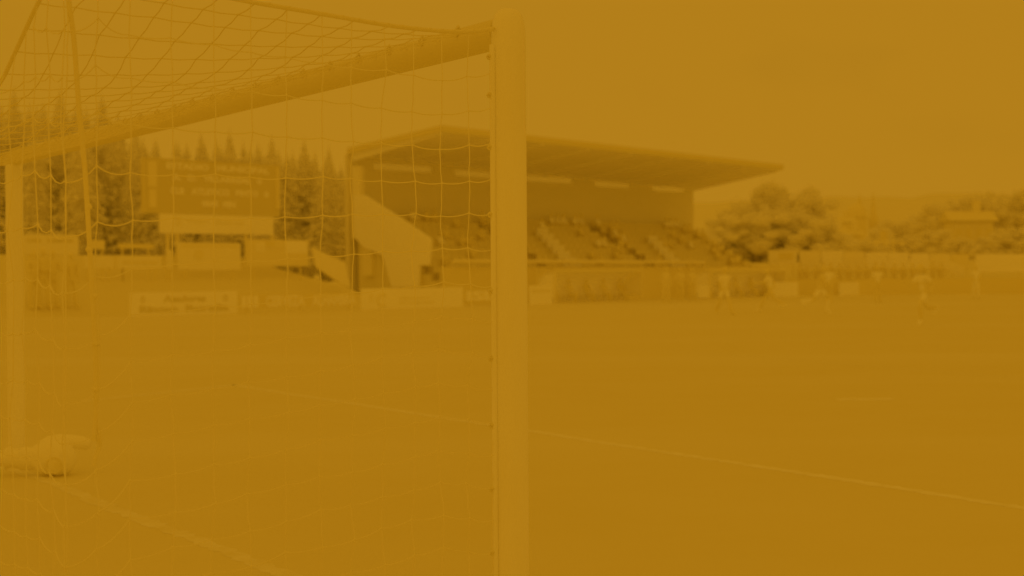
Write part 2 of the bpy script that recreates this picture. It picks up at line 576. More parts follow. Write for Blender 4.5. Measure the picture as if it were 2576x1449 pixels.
# --- roof net
roof = MB(); nb = int(round(TL / .137)); na = int(GOALW / .137)
rs = []
for i in range(nb + 1):
    b = i / nb * TL
    rs.append(None)
sp = smooth_path(rope_pts, 8); sp_t = [((V((p.x, p.y, 0)) - V((P1.x, P1.y, 0))).dot(T_DIR), p.z) for p in sp]


def roof_z(a, b):
    q = b / TL
    base = (1 - q) * 2.545 + q * interp(a, ra)
    base0 = (1 - q) * 2.545 + q * top_c
    return base + math.exp(-a / .5) * (interp(b, sp_t) - base0) - .07 * math.sin(math.pi * q) * (1 - math.exp(-a / .8))


rfn = {}
for i in range(na + 1):
    for j in range(nb + 1):
        a = i * GOALW / na; b = j / nb * TL
        rfn[i, j] = P1 + U * (a + (rndn.uniform(-.015, .015) if 0 < i < na else 0)) + T_DIR * (b + (rndn.uniform(-.01, .01) if 0 < j < nb else 0)) + Z * roof_z(a, b)
for i in range(na + 1):
    for j in range(nb + 1):
        if j < nb and i: cord(roof, rfn[i, j], rfn[i, j + 1], .004, k=2)
        if i < na and j < nb: cord(roof, rfn[i, j], rfn[i + 1, j], .006, k=2)
        if i < 20: knot(roof, rfn[i, j], .004)
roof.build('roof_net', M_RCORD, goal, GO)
# --- far side net
far = MB(); nz_ = 18
for j in range(nb + 1):
    b = j / nb * TL; base = P2 + T_DIR * b
    zt = 2.5 + (interp(GOALW, ra) - 2.5) * b / TL
    cord(far, base + Z * .012, base + Z * zt, 0, k=8, w=.008)
for q in range(nz_):
    z_ = .08 + q * .135
    for j in range(nb):
        cord(far, P2 + T_DIR * (j / nb * TL) + Z * z_, P2 + T_DIR * ((j + 1) / nb * TL) + Z * z_, .008)
far.build('side_net', M_CORD, goal, GO)
# rear support poles of the net stand behind the goal
for k, (b, hh) in enumerate(((RB, top_c), (RB + U * GOALW, 2.5))):
    q = b + T_DIR * (1.2 if k == 0 else .35) - U * (-.3 if k == 0 else -.5)
    mb = MB(); mb.tube([q, q + Z * (hh + .1)], .03, 14); mb.tube([q + Z * (hh + .06), b + Z * hh], .006, 6)
    pr = mb.build('net_pole', M_CLOTHM, None, q, True)
    tag(pr, ('slim net pole behind the corner of the net closest to the camera' if k == 0 else 'slim net pole behind the far corner of the net'), 'net pole')

# --- white ground pipe at the foot of the far post
c0 = G(140, 1196); c0.z = 0
Yp = c0.y


def PX(px, py, dy=0): return AT(px, py, Yp + dy)


wt = empty('ground_pipe', c0, 'fat white pipe fitting with a round end cap lying by the far post', 'pipe')
mb = MB(); R_ = .062
rr = lambda w: w * Yp / F
pth = [(-60, 1150), (10, 1150), (16, 1150), (22, 1150), (28, 1151), (50, 1151), (54, 1151), (88, 1151), (93, 1150), (105, 1149), (125, 1149), (150, 1148), (172, 1148), (184, 1146), (190, 1145)]
rad = [20, 20, 27, 28, 24, 24, 29, 30, 34, 40, 45, 46, 40, 26, 8]
mb.tube([PX(x, y + 2) for x, y in pth], [rr(r) for r in rad], 24)
rp_ = random.Random(4)
for i in range(len(mb.v)):
    q_ = mb.v[i]; mb.v[i] = q_ + V((0, 1, 0)) * .006 * math.sin(q_.z * 60 + q_.x * 31) + Z * (.005 * math.sin(q_.x * 47 + q_.y * 20) + rp_.uniform(-.002, .002))
body = mb.build('pipe', M_PIPE, wt, c0, True)
mb = MB(); mb.tube([PX(105, 1122, .05), PX(125, 1113, .07), PX(150, 1108, .1), PX(180, 1110, .12), PX(205, 1114, .14), PX(222, 1119, .15), PX(228, 1122, .15)], [rr(r) for r in (14, 17, 17, 17, 17, 14, 5)], 20)
mb.build('sleeve', M_PIPE, wt, c0, True)
fc = PX(136, 1171, -.150)
mb = MB(); ring = [fc + _rt * (math.cos(t) * rr(20)) + Z * (math.sin(t) * rr(19)) for t in [2 * math.pi * i / 32 for i in range(33)]]
mb.tube(ring, rr(2.2), 8, False); mb.build('cap_ring', M_CLIP, body, c0, True)
mb = MB(); dn = V((0, 1, 0)); mb.tube([fc + dn * .06, fc + dn * .004, fc - dn * .004], [rr(19.5), rr(19), rr(15)], 28)
mb.build('end_cap', M_MID, body, c0, True)
mb = MB(); e0 = PX(144, 1171, -.157); mb.tube([e0 + dn * .02, e0], [rr(9), rr(8)], 16); mb.build('cap_hole', M_CLIP, body, c0, True)

# ------------------------------------------------------------------ plane of the pitch-side boards
BA = G(330, 797); BB = G(1390, 765); E = (BB - BA); E.z = 0; E.normalize(); MN = V((-E.y, E.x, 0))
if MN.y < 0: MN = -MN


def plane(off): return BA + MN * off


def rect_on(A, e, x0, x1, yt, yb, yt2=None, yb2=None):
    yt2 = yt if yt2 is None else yt2; yb2 = yb if yb2 is None else yb2
    a = ON(x0, yb, A, e); b = ON(x1, yb2, A, e); c = ON(x1, yt2, A, e); d = ON(x0, yt, A, e)
    zb = (a.z + b.z) / 2; zt = (c.z + d.z) / 2
    a.z = b.z = max(zb, 0.0)
    return a, b, zt


def board(name, A, e, x0, x1, yt, yb, m_, label, cat, yt2=None, yb2=None, texts=(), legs=True, group=None, thick=.05, marks=()):
    a, b, zt = rect_on(A, e, x0, x1, yt, yb, yt2, yb2)
    ex = (b - a).normalized(); back = MN if ex.dot(E) > .3 else V((-ex.y, ex.x, 0))
    if back.y < 0: back = -back
    org = (a + b) / 2; org.z = 0
    rt = empty(name, org, label, cat, group)
    mb = MB(); h = zt - a.z
    mb.prism([a, b, b + Z * h, a + Z * h], back * thick)
    pn = mb.build('panel', m_, rt, org)
    w = (b - a).length
    if legs:
        for q in ((.12, .88) if w < 4 else (.06, .5, .94)):
            mb = MB(); f_ = a.lerp(b, q) + back * (thick + .03); f_.z = 0
            mb.box(f_ + Z * (a.z + h * .8) / 2, .06, .05, a.z + h * .8, ex)
            mb.build('leg', M_DARK, rt, org)
    for s_, fx, fy, fw, fh, tm in texts:
        for wd_, q0, q1 in words(s_):
            mb = MB(); text_faces(mb, wd_, a + ex * w * (fx + fw * q0) + Z * h * fy, ex, Z, w * fw * (q1 - q0), h * fh, .006)
            if mb.f: mb.build('lettering', tm, pn, org)
    for nm, fx, fy, fw, fh, tm in marks:
        mb = MB()
        if nm == 'disc':
            c = a + ex * w * fx + Z * h * fy - back * .006
            mb.prism([c + ex * (math.cos(t) * w * fw) + Z * (math.sin(t) * h * fh) for t in [2 * math.pi * i / 20 for i in range(20)]], back * .004)
            mb.build('emblem', tm, pn, org)
        elif nm == 'swoosh':
            c = a + ex * w * fx + Z * h * fy - back * .012
            mb.tube([c + ex * (math.cos(t) * w * fw) + Z * (math.sin(t) * h * fh) for t in [math.pi * (.2 + 1.5 * i / 16) for i in range(17)]], h * .05, 6)
            mb.build('emblem', tm, pn, org)
        else:
            c = a + ex * w * fx + Z * h * fy - back * .006
            mb.prism([c, c + ex * w * fw, c + ex * w * fw + Z * h * fh, c + Z * h * fh], back * .004)
            mb.build('colour_block', tm, pn, org)
    return rt


L_, D_ = M_LETTER, M_DLETTER
board('advertising_board', BA, E, 328, 597, 735, 798, M_WHITE, 'white pitch-side board with two lines of dark lettering, below the scoreboard', 'board', 733, 790,
      texts=[('O   Asadores   O', .09, .56, .82, .30, M_DLETTER), ('Rincon Ruralia', .08, .14, .84, .30, M_DLETTER)], marks=[])
board('advertising_board', BA, E, 604, 898, 741, 774, M_DARK, 'dark pitch-side board filled by one line of large pale capitals', 'board', 737, 771,
      texts=[('III CERVEZA ALHAMBRA', .01, .06, .98, .86, M_LETTER)])
board('advertising_board', BA, E, 910, 1165, 727, 783, M_WHITE, 'white pitch-side board with a dark curved emblem at its left', 'board', 721, 776,
      texts=[('Diputacion', .36, .42, .30, .14, M_MID), ('Provincial', .36, .22, .34, .12, M_MID)], marks=[('swoosh', .19, .45, .045, .28, M_MID), ('block', .07, .35, .04, .4, M_PALE)])
board('advertising_board', BA, E, 1170, 1325, 730, 760, M_DARK, 'dark pitch-side board with pale capitals, half behind the near goalpost', 'board', 726, 756,
      texts=[('ISLAS', .02, .08, .92, .84, M_LETTER)])
board('advertising_board', BA, E, 1332, 1390, 719, 768, M_WHITE, 'short white board standing just right of the near goalpost', 'board', 717, 765,
      texts=[('DEPORTES', .12, .62, .76, .16, M_MID)])

# ------------------------------------------------------------------ end terrace: bank, boards, scoreboard
bank = MB()
k0, k1 = -16.0, 16.0
def bp(k, off, z): return BA + E * k + MN * off + Z * z
bank.v = [bp(-30, 2.5, 0), bp(15.0, 2.5, 0), bp(15.0, 5, .9), bp(-30, 5, .9), bp(11.0, 9, 2.5), bp(-30, 9, 2.5), bp(15.0, 60, 3.0), bp(-40, 60, 3.0), bp(15, 2.5, -.2)]
bank.f = [(0, 1, 2, 3), (3, 2, 4, 5), (5, 4, 6, 7)]
tag(bank.build('embankment', M_BANK), kind='structure')

A6 = plane(6.0); A7 = plane(7.5)
board('terrace_board', A6, E, 60, 198, 590, 641, M_PALE, 'pale terrace board with dark lettering, above the spectators beside the far post', 'board', 592, 640,
      texts=[('CASA CARMONA', .05, .60, .86, .22, M_DLETTER)])
board('terrace_board', A6, E, 225, 264, 604, 627, M_MID, 'small pale terrace board right of the hanging rope', 'board', 604, 627)
board('terrace_board', A6, E, 300, 386, 613, 625, M_DARK, 'narrow dim terrace board above the long pale one', 'board', 614, 626, texts=[('TALLERES', .05, .2, .9, .6, M_MID)])
board('terrace_board', A6, E, 214, 285, 642, 674, M_PALE, 'plain pale terrace board, leftmost of the low row under the scoreboard', 'board', 643, 674)
board('terrace_board', A6, E, 297, 406, 643, 674, M_PALE, 'long pale terrace board, second from the left in the low row', 'board', 645, 675, texts=[('Materiales', .1, .3, .8, .35, M_MID)])
board('terrace_board', A6, E, 421, 434, 628, 676, M_PALE, 'upright slim pale board between the long board and the tall panel', 'board')
board('terrace_board', A6, E, 449, 606, 608, 680, M_PALE, 'tall dim panel with a dark blotch, directly under the scoreboard banner', 'board', 613, 677,
      marks=[('disc', .32, .55, .08, .2, M_MID), ('block', .05, .82, .9, .12, M_MID)])
board('terrace_board', A6, E, 622, 776, 604, 676, M_MID, 'tall pale panel at the right end of the terrace boards', 'board', 602, 664,
      texts=[('Carnes', .30, .62, .3, .14, M_MID)], marks=[('block', .13, .52, .16, .38, M_PALE), ('block', .62, .5, .36, .46, M_WHITE), ('block', .28, .74, .16, .2, M_DARK)])

# sloping stair wall
sp_ = [ON(x, y, plane(4.0), E) for x, y in ((790, 624), (868, 660), (882, 722), (858, 712), (800, 672))]
og = V((sum(p.x for p in sp_) / 5, sum(p.y for p in sp_) / 5, 0))
mb = MB(); mb.prism(sp_, MN * .2)
tag(mb.build('stair_wall', M_PALE, None, og), 'pale sloping stair wall between the terrace boards and the stand', 'stair wall')

# scoreboard
sb0 = ON(548, 640, A7, E); sb0.z = 0
sb = empty('scoreboard', sb0, 'large dark scoreboard showing four lines of pale text above a white banner', 'scoreboard')
a, b, zt = rect_on(A7, E, 366, 704, 394, 533, 418, 548)
ex = (b - a).normalized(); w = (b - a).length; h = zt - a.z
mb = MB(); mb.prism([a, b, b + Z * h, a + Z * h], MN * .35); cab = mb.build('cabinet', M_SCREEN, sb, sb0)
for s_, x0, x1, y0, y1 in (('ESTADIO MUNICIPAL', 418, 678, 424, 439.5), ('A. D. VILLARREAL 0', 433, 658, 453, 465.5), ('CLB ATLETICO PINTO 0', 428, 676, 486, 499), ('0045 MIN', 507, 592, 520, 524)):
    pa = ON(x0, y0, A7, E); pb = ON(x1, y1, A7, E); pb.z = pa.z = (pa.z + pb.z) / 2
    lw = (pb - pa).length
    for wd_, q0, q1 in words(s_):
        mb = MB(); text_faces(mb, wd_, pa + ex * lw * q0, ex, Z, lw * (q1 - q0), 16.5 / 53.0, .01)
        mb.build('display_text', M_LETTER, cab, sb0)
for x0, x1, y0, y1 in ((372, 394, 404, 470), (374, 393, 474, 522)):
    pa = ON(x0, y1, A7, E); pb = ON(x1, y1, A7, E); pc = ON(x0, y0, A7, E)
    pb.z = pa.z
    mb = MB(); mb.prism([pa - MN * .03, pb - MN * .03, pb - MN * .03 + Z * (pc.z - pa.z), pa - MN * .03 + Z * (pc.z - pa.z)], MN * .026)
    mb.build('side_strip', M_MID, cab, sb0)
pa = ON(694, 525, A7, E); pb = ON(703, 525, A7, E); pb.z = pa.z
mb = MB(); mb.prism([pa - MN * .03, pb - MN * .03, pb - MN * .03 + Z * 2, pa - MN * .03 + Z * 2], MN * .026); mb.build('side_strip', mat('dim_strip', .12, K_SIDE), cab, sb0)
a2, b2, zt2 = rect_on(A7, E, 400, 686, 535, 586, 548, 592)
mb = MB(); mb.prism([a2 - MN * .08, b2 - MN * .08, b2 - MN * .08 + Z * (zt2 - a2.z), a2 - MN * .08 + Z * (zt2 - a2.z)], MN * .07)
ban = mb.build('banner', M_WHITE, sb, sb0)
wv = (b2 - a2).length; hv = zt2 - a2.z
for wd_, q0, q1 in words('Caja Rural'):
    mb = MB(); text_faces(mb, wd_, a2 - MN * .085 + ex * wv * (.22 + .5 * q0) + Z * hv * .5, ex, Z, wv * .5 * (q1 - q0), hv * .26, .003); mb.build('lettering', M_PALE, ban, sb0)
c = a2 + ex * wv * .13 + Z * hv * .4 - MN * .09
mb = MB(); mb.prism([c, c + ex * .3, c + ex * .3 + Z * hv * .45, c + Z * hv * .45], MN * .006); mb.build('emblem', M_PALE, ban, sb0)
for x in (428, 452, 625, 690):
    p = ON(x, 640, A7, E); p.z = 0; p = p + MN * .18
    mb = MB(); mb.box(p + Z * (a.z + .6) / 2, .12, .12, a.z + .6, E); mb.build('support_post', M_MID, sb, sb0)

# ------------------------------------------------------------------ grandstand
SF = plane(4.2)                                       # its front line, parallel to the boards
fl = ON(1110, 316, SF, E); fr = ON(1970, 415, SF, E)
kf0 = (fl - SF).dot(E); kf1 = (fr - SF).dot(E)
# depth: the back-left corner lies on the end plane through the front-left corner
bl = ON(875, 402, fl, MN); DEP = (bl - fl).dot(MN)
SBk = SF + MN * DEP
br = ON(1755, 490, SBk, E)
kb1 = (br - SBk).dot(E)
print('stand', fl, fr, bl, br, 'depth', DEP, 'k', kf0, kf1, kb1)
gs0 = SF + E * (kf0 + kf1) / 2; gs0.z = 0
gs = empty('grandstand', gs0, 'long covered grandstand with an upswept dark roof and pale end wall', 'grandstand')


def SP(k, off, z): return V((SF.x, SF.y, 0)) + E * k + MN * off + Z * z


th = .30
bl.z += th + .32; br.z += th + .32
mb = MB()
kb1 = kf1
mb.v = []
top = [fl, fr, SP(kf1, DEP, br.z), SP(kf0, DEP, bl.z)]
mb.prism(top, Z * -th) if False else None
lo = [p.copy() for p in top]; hi = [p + Z * .0 for p in top]
for p in lo: p.z -= th
mb.v = hi + lo
mb.f = [(0, 1, 2, 3), (7, 6, 5, 4), (0, 4, 5, 1), (1, 5, 6, 2), (2, 6, 7, 3), (3, 7, 4, 0)]
rf = mb.build('roof', M_DARKIN, gs, gs0)
mb = MB()
for p_, q_, o_ in ((fl, fr, -MN), (fr, top[2], E), (top[3], fl, -E)):
    p_ = p_ + Z * .02; q_ = q_ + Z * .02
    mb.prism([p_ + o_ * .004, q_ + o_ * .004, q_ + o_ * .004 - Z * (th + .03), p_ + o_ * .004 - Z * (th + .03)], o_ * .05)
mb.build('fascia', M_DARK, rf, gs0)
# roof beams (rafters) with a pale end frame
for i in range(9):
    k = kf0 + .25 + (kf1 - kf0 - .5) * i / 8
    a_ = SP(k, .3, 0); b_ = SP(k, DEP - .15, 0); q = i / 8
    za = fl.z + (fr.z - fl.z) * q - th; zb = bl.z + (br.z - bl.z) * q - th
    mb = MB(); a_.z = za - .003; b_.z = zb - .003
    hgt = .40 if i == 0 else .08
    mb.v = [a_ - E * .1, a_ + E * .1, b_ + E * .1, b_ - E * .1, a_ - E * .1 - Z * .14, a_ + E * .1 - Z * .14, b_ + E * .1 - Z * hgt, b_ - E * .1 - Z * hgt]
    mb.f = [(0, 1, 2, 3), (4, 7, 6, 5), (0, 4, 5, 1), (1, 5, 6, 2), (2, 6, 7, 3), (3, 7, 4, 0)]
    mb.build('roof_beam', (M_WHITE if i == 0 else M_DARKIN), rf, gs0)
# back wall built as piers round five glazed strips
zb0 = bl.z; zb1 = br.z
def zback(k): return zb0 + (zb1 - zb0) * (k - kf0) / (kf1 - kf0)
strips = [(940, 1090, 410, 420, 423, 434), (1145, 1260, 428, 436, 438, 450), (1300, 1443, 443, 452, 449, 459), (1497, 1588, 456, 465, 463, 473), (1642, 1723, 468, 476, 473, 483)]
wins = []
for x0, x1, t0, b0, t1, b1 in strips:
    p = ON(x0, (t0 + b0) / 2, SBk, E); q = ON(x1, (t1 + b1) / 2, SBk, E)
    wins.append(((p - SBk).dot(E), (q - SBk).dot(E), (p.z + q.z) / 2))
WH = .36
mb = MB()
segs = [kf0] + [v for w_ in wins for v in (w_[0], w_[1])] + [kf1]
for i in range(0, len(segs), 2):
    k0_, k1_ = segs[i], segs[i + 1]
    if k1_ <= k0_: continue
    p = [SP(k0_, DEP, 0), SP(k1_, DEP, 0), SP(k1_, DEP, zback(k1_) - th - .01), SP(k0_, DEP, zback(k0_) - th - .01)]
    mb.prism(p, MN * .25)
for k0_, k1_, zc in wins:
    mb.prism([SP(k0_, DEP, 0), SP(k1_, DEP, 0), SP(k1_, DEP, zc - WH / 2), SP(k0_, DEP, zc - WH / 2)], MN * .25)
    if zback(k0_) - th - .02 > zc + WH / 2:
        mb.prism([SP(k0_, DEP, zc + WH / 2), SP(k1_, DEP, zc + WH / 2), SP(k1_, DEP, zback(k1_) - th - .01), SP(k0_, DEP, zback(k0_) - th - .01)], MN * .25)
bwall = mb.build('back_wall', M_BACK, gs, gs0)
for k0_, k1_, zc in wins:
    mb = MB(); mb.prism([SP(k0_ + .003, DEP + .1, zc - WH / 2 + .003), SP(k1_ - .003, DEP + .1, zc - WH / 2 + .003), SP(k1_ - .003, DEP + .1, zc + WH / 2 - .003), SP(k0_ + .003, DEP + .1, zc + WH / 2 - .003)], MN * .03)
    mb.build('window_strip', M_CLEAR, bwall, gs0)
# terrace steps with seat rows
FZ = 1.9; NR = 9; stepd = (DEP - 1.0) / NR; steph = .36
mb = MB()
for r in range(NR):
    z_ = FZ - .7 + r * steph
    mb.prism([SP(kf0 + .35, .6 + r * stepd, 0), SP(kf1 - .1, .6 + r * stepd, 0), SP(kf1 - .1, .6 + (r + 1) * stepd - .004, 0), SP(kf0 + .35, .6 + (r + 1) * stepd - .004, 0)], Z * z_)
mb.build('terrace', M_SEAT, gs, gs0)
for r in range(NR):
    z_ = FZ - .7 + r * steph
    mb = MB(); n_ = int((kf1 - kf0 - 1.5) / .55)
    for i in range(n_ + 1):
        k = kf0 + .8 + i * .55
        if i == n_ or abs(((i + 3) % 18)) < 2:
            if mb.f: mb.build('seat_block', M_SEAT, gs, gs0)
            mb = MB(); continue
        c = SP(k, .6 + r * stepd + .45, z_)
        mb.box(c + Z * .40, .525, .38, .05, E); mb.box(c + MN * .2 + Z * .58, .525, .04, .32, E); mb.box(c + Z * .19, .08, .2, .375, E)
        if mb.f and i < n_ - 1: mb.box(c + Z * .33 + E * .275, .2, .06, .04, E)
# front wall, rail
mb = MB(); mb.prism([SP(kf0 + .4, .35, 0), SP(kf1, .35, 0), SP(kf1, .35, FZ), SP(kf0 + .4, .35, FZ)], MN * .2)
mb.build('front_wall', M_DARK, gs, gs0)
ra_ = ON(1140, 657, SF + MN * .3, E); rb_ = ON(1772, 660, SF + MN * .3, E)
mb = MB(); zt_ = ra_.z; zt2_ = rb_.z
for dz, r_ in ((0, .10), (-.30, .025)):
    pa = ra_.copy(); pb = rb_.copy(); pa.z += dz; pb.z += dz; mb.tube([pa, pb], r_, 8)
for i in range(15):
    p = ra_.lerp(rb_, i / 14); mb.tube([p - Z * .6, p], .03, 6)
mb.build('handrail', mat('rail_paint', .34, K_SIDE + .02), gs, gs0, True)
# aisle stairs seen as pale diagonals
for (x0, y0, x1, y1, wd) in ((1372, 598, 1448, 646, 1.0), (1650, 615, 1712, 648, .9)):
    a_ = ON(x1, y1, SF + MN * .8, E); ka = (a_ - SF).dot(E)
    d_ = ray(x0, y0); best = None
    for r in range(1, 9):
        off = .6 + r * stepd; p = ON(x0, y0, SF + MN * off, E)
        z_ = FZ - .7 + r * steph
        if best is None or abs(p.z - z_ - .3) < best[0]: best = (abs(p.z - z_ - .3), r)
    rmax = best[1]; kb = (ON(x0, y0, SF + MN * (.6 + rmax * stepd), E) - SF).dot(E)
    mb = MB()
    for r in range(rmax + 1):
        k = ka + (kb - ka) * r / max(1, rmax)
        mb.box(SP(k, .6 + r * stepd + .25, FZ - .7 + r * steph + .45), wd, .10, .9 - .004, E)
    mb.build('aisle_rail', mat('aisle_paint', .9, .97), gs, gs0)
# left end: corner pillar, raked white end wall
fe = ON(895, 500, bl - MN * .2, MN)
pilA = [ON(x, y, SP(kf0 + .1, 0, 0), MN) for x, y in ((884, 418), (906, 418), (906, 600), (886, 600))]
mb = MB(); mb.prism(pilA, E * .3); mb.build('end_pillar', M_PALE, gs, gs0)
wl = [(888, 492), (914, 490), (1000, 545), (1082, 602), (1077, 666), (1052, 668), (1050, 722), (985, 722), (962, 642), (914, 622), (892, 598)]
pts = [ON(x, y, SP(kf0 - .12, 0, 0), MN) for x, y in wl]
mb = MB(); mb.prism(pts, E * .18); mb.build('end_wall', M_WHITE, gs, gs0)
for x0, x1, y0, y1, m_ in ((912, 934, 622, 694, M_MID), (1034, 1051, 668, 722, M_MID)):
    pts = [ON(x, y, SP(kf0 + .12, 0, 0), MN) for x, y in ((x0, y0), (x1, y0), (x1, y1), (x0, y1))]
    mb = MB(); mb.prism(pts, E * .25); mb.build('pillar', m_, gs, gs0)
# ------------------------------------------------------------------ dugouts
def dugout(x0, x1, yt, yb, label):
    A = plane(1.6); a = ON(x0, yb, A, E); b = ON(x1, yb, A, E); a.z = b.z = 0
    h = (ON(x0, yt, A, E).z + ON(x1, yt, A, E).z) / 2
    org = (a + b) / 2; w = (b - a).length; o = empty('dugout', org, label, 'dugout', 'team dugouts in front of the stand')
    mb = MB(); fr_ = .07
    d = MN * 1.3
    mb.tube([a, a + Z * h, a + Z * h + d * .9, a + d], fr_, 8)
    mb.tube([b, b + Z * h, b + Z * h + d * .9, b + d], fr_, 8)
    mb.tube([a + Z * h, b + Z * h], fr_ + .01, 8)
    mb.build('frame', M_MID, o, org, True)
    mb = MB(); n_ = 10; pr = []
    for i in range(n_ + 1):
        t = math.pi / 2 * i / n_
        pr.append((1.3 * math.sin(t) if i else 0, h - .02 - (h * .55) * (1 - math.cos(t))))
    pr.append((1.3, 0.0))
    for (p0, p1) in zip(pr[:-1], pr[1:]):
        mb.prism([a + MN * p0[0] + Z * p0[1], b + MN * p0[0] + Z * p0[1], b + MN * p1[0] + Z * p1[1], a + MN * p1[0] + Z * p1[1]], MN * .03 + Z * .02)
    mb.build('shell', M_DARKIN, o, org)
    for q, mm in ((a + E * .02, M_DARKIN), (b - E * .05, M_PALE)):
        mb = MB(); mb.prism([q + MN * .05 + Z * .3, q + MN * 1.2 + Z * .3, q + MN * 1.2 + Z * h * .5, q + MN * .8 + Z * h * .85, q + MN * .05 + Z * h * .95], E * .03)
        mb.build('side_pane', mm, o, org)
    mb = MB(); mb.prism([a + MN * .7 + Z * .42 + E * .1, b + MN * .7 + Z * .42 - E * .1, b + MN * 1.15 + Z * .42 - E * .1, a + MN * 1.15 + Z * .42 + E * .1], Z * .05)
    for i in range(5):
        p = a.lerp(b, (i + .5) / 5) + MN * .9; mb.box(p + Z * .21, .05, .3, .415, E)
    mb.build('bench', M_DARKIN, o, org)
    return a, b, h


d1 = dugout(1397, 1615, 681, 767, 'team dugout close to the near goalpost, with a pale right side pane')
d2 = dugout(1786, 1976, 680, 752, 'team dugout farther along the touchline, beside the white boards')

# ------------------------------------------------------------------ people
def skin_mesh(name, joints, edges, radii, sub=1):
    me = bpy.data.meshes.new(name); me.from_pydata(joints, edges, [])
    ob = bpy.data.objects.new(name, me); COL.objects.link(ob)
    mdf = ob.modifiers.new('skin', 'SKIN'); mdf.use_smooth_shade = True
    for i, r in enumerate(radii):
        sv = me.skin_vertices[0].data[i]; sv.radius = (r, r) if not isinstance(r, tuple) else r; sv.use_root = (i == 0)
    sm = ob.modifiers.new('sub', 'SUBSURF'); sm.levels = sub; sm.render_levels = sub
    bpy.context.view_layer.update()
    res = bpy.data.meshes.new_from_object(ob.evaluated_get(bpy.context.evaluated_depsgraph_get()))
    bpy.data.objects.remove(ob); bpy.data.meshes.remove(me)
    for p in res.polygons: p.use_smooth = True
    return res


def join_mesh(name, me, mb):
    bm = bmesh.new(); bm.from_mesh(me)
    m2 = mb.mesh('tmp', (0, 0, 0), True); bm.from_mesh(m2); bm.to_mesh(me); bm.free(); bpy.data.meshes.remove(m2)
    me.name = name
    for p in me.polygons: p.use_smooth = True
    return me


def limb(p, sw, ln, ab, sgn):
    return V(p) + V((sgn * math.sin(ab) * ln, math.sin(sw) * math.cos(ab) * ln, -math.cos(sw) * math.cos(ab) * ln))


R_ = math.radians
POSES = {
    'stand': dict(hip=.93, lean=0, th=(4, -3), kn=(0, 6), arm=(5, 8), fore=(14, 18), ab=(9, 9)),
    'walk': dict(hip=.91, lean=4, th=(24, -16), kn=(4, 26), arm=(-20, 22), fore=(2, 42), ab=(8, 8)),
    'run': dict(hip=.90, lean=13, th=(48, -26), kn=(58, 62), arm=(-45, 35), fore=(28, 118), ab=(14, 12)),
    'stride': dict(hip=.86, lean=8, th=(-30, 40), kn=(34, 20), arm=(40, -42), fore=(96, 20), ab=(18, 16)),
    'fold': dict(hip=.93, lean=0, th=(2, 2), kn=(2, 2), arm=(16, 16), fore=(92, 88), ab=(12, 12)),
    'sit': dict(hip=.50, lean=-6, th=(84, 80), kn=(82, 74), arm=(20, 24), fore=(68, 62), ab=(8, 8)),
}
PM = {}


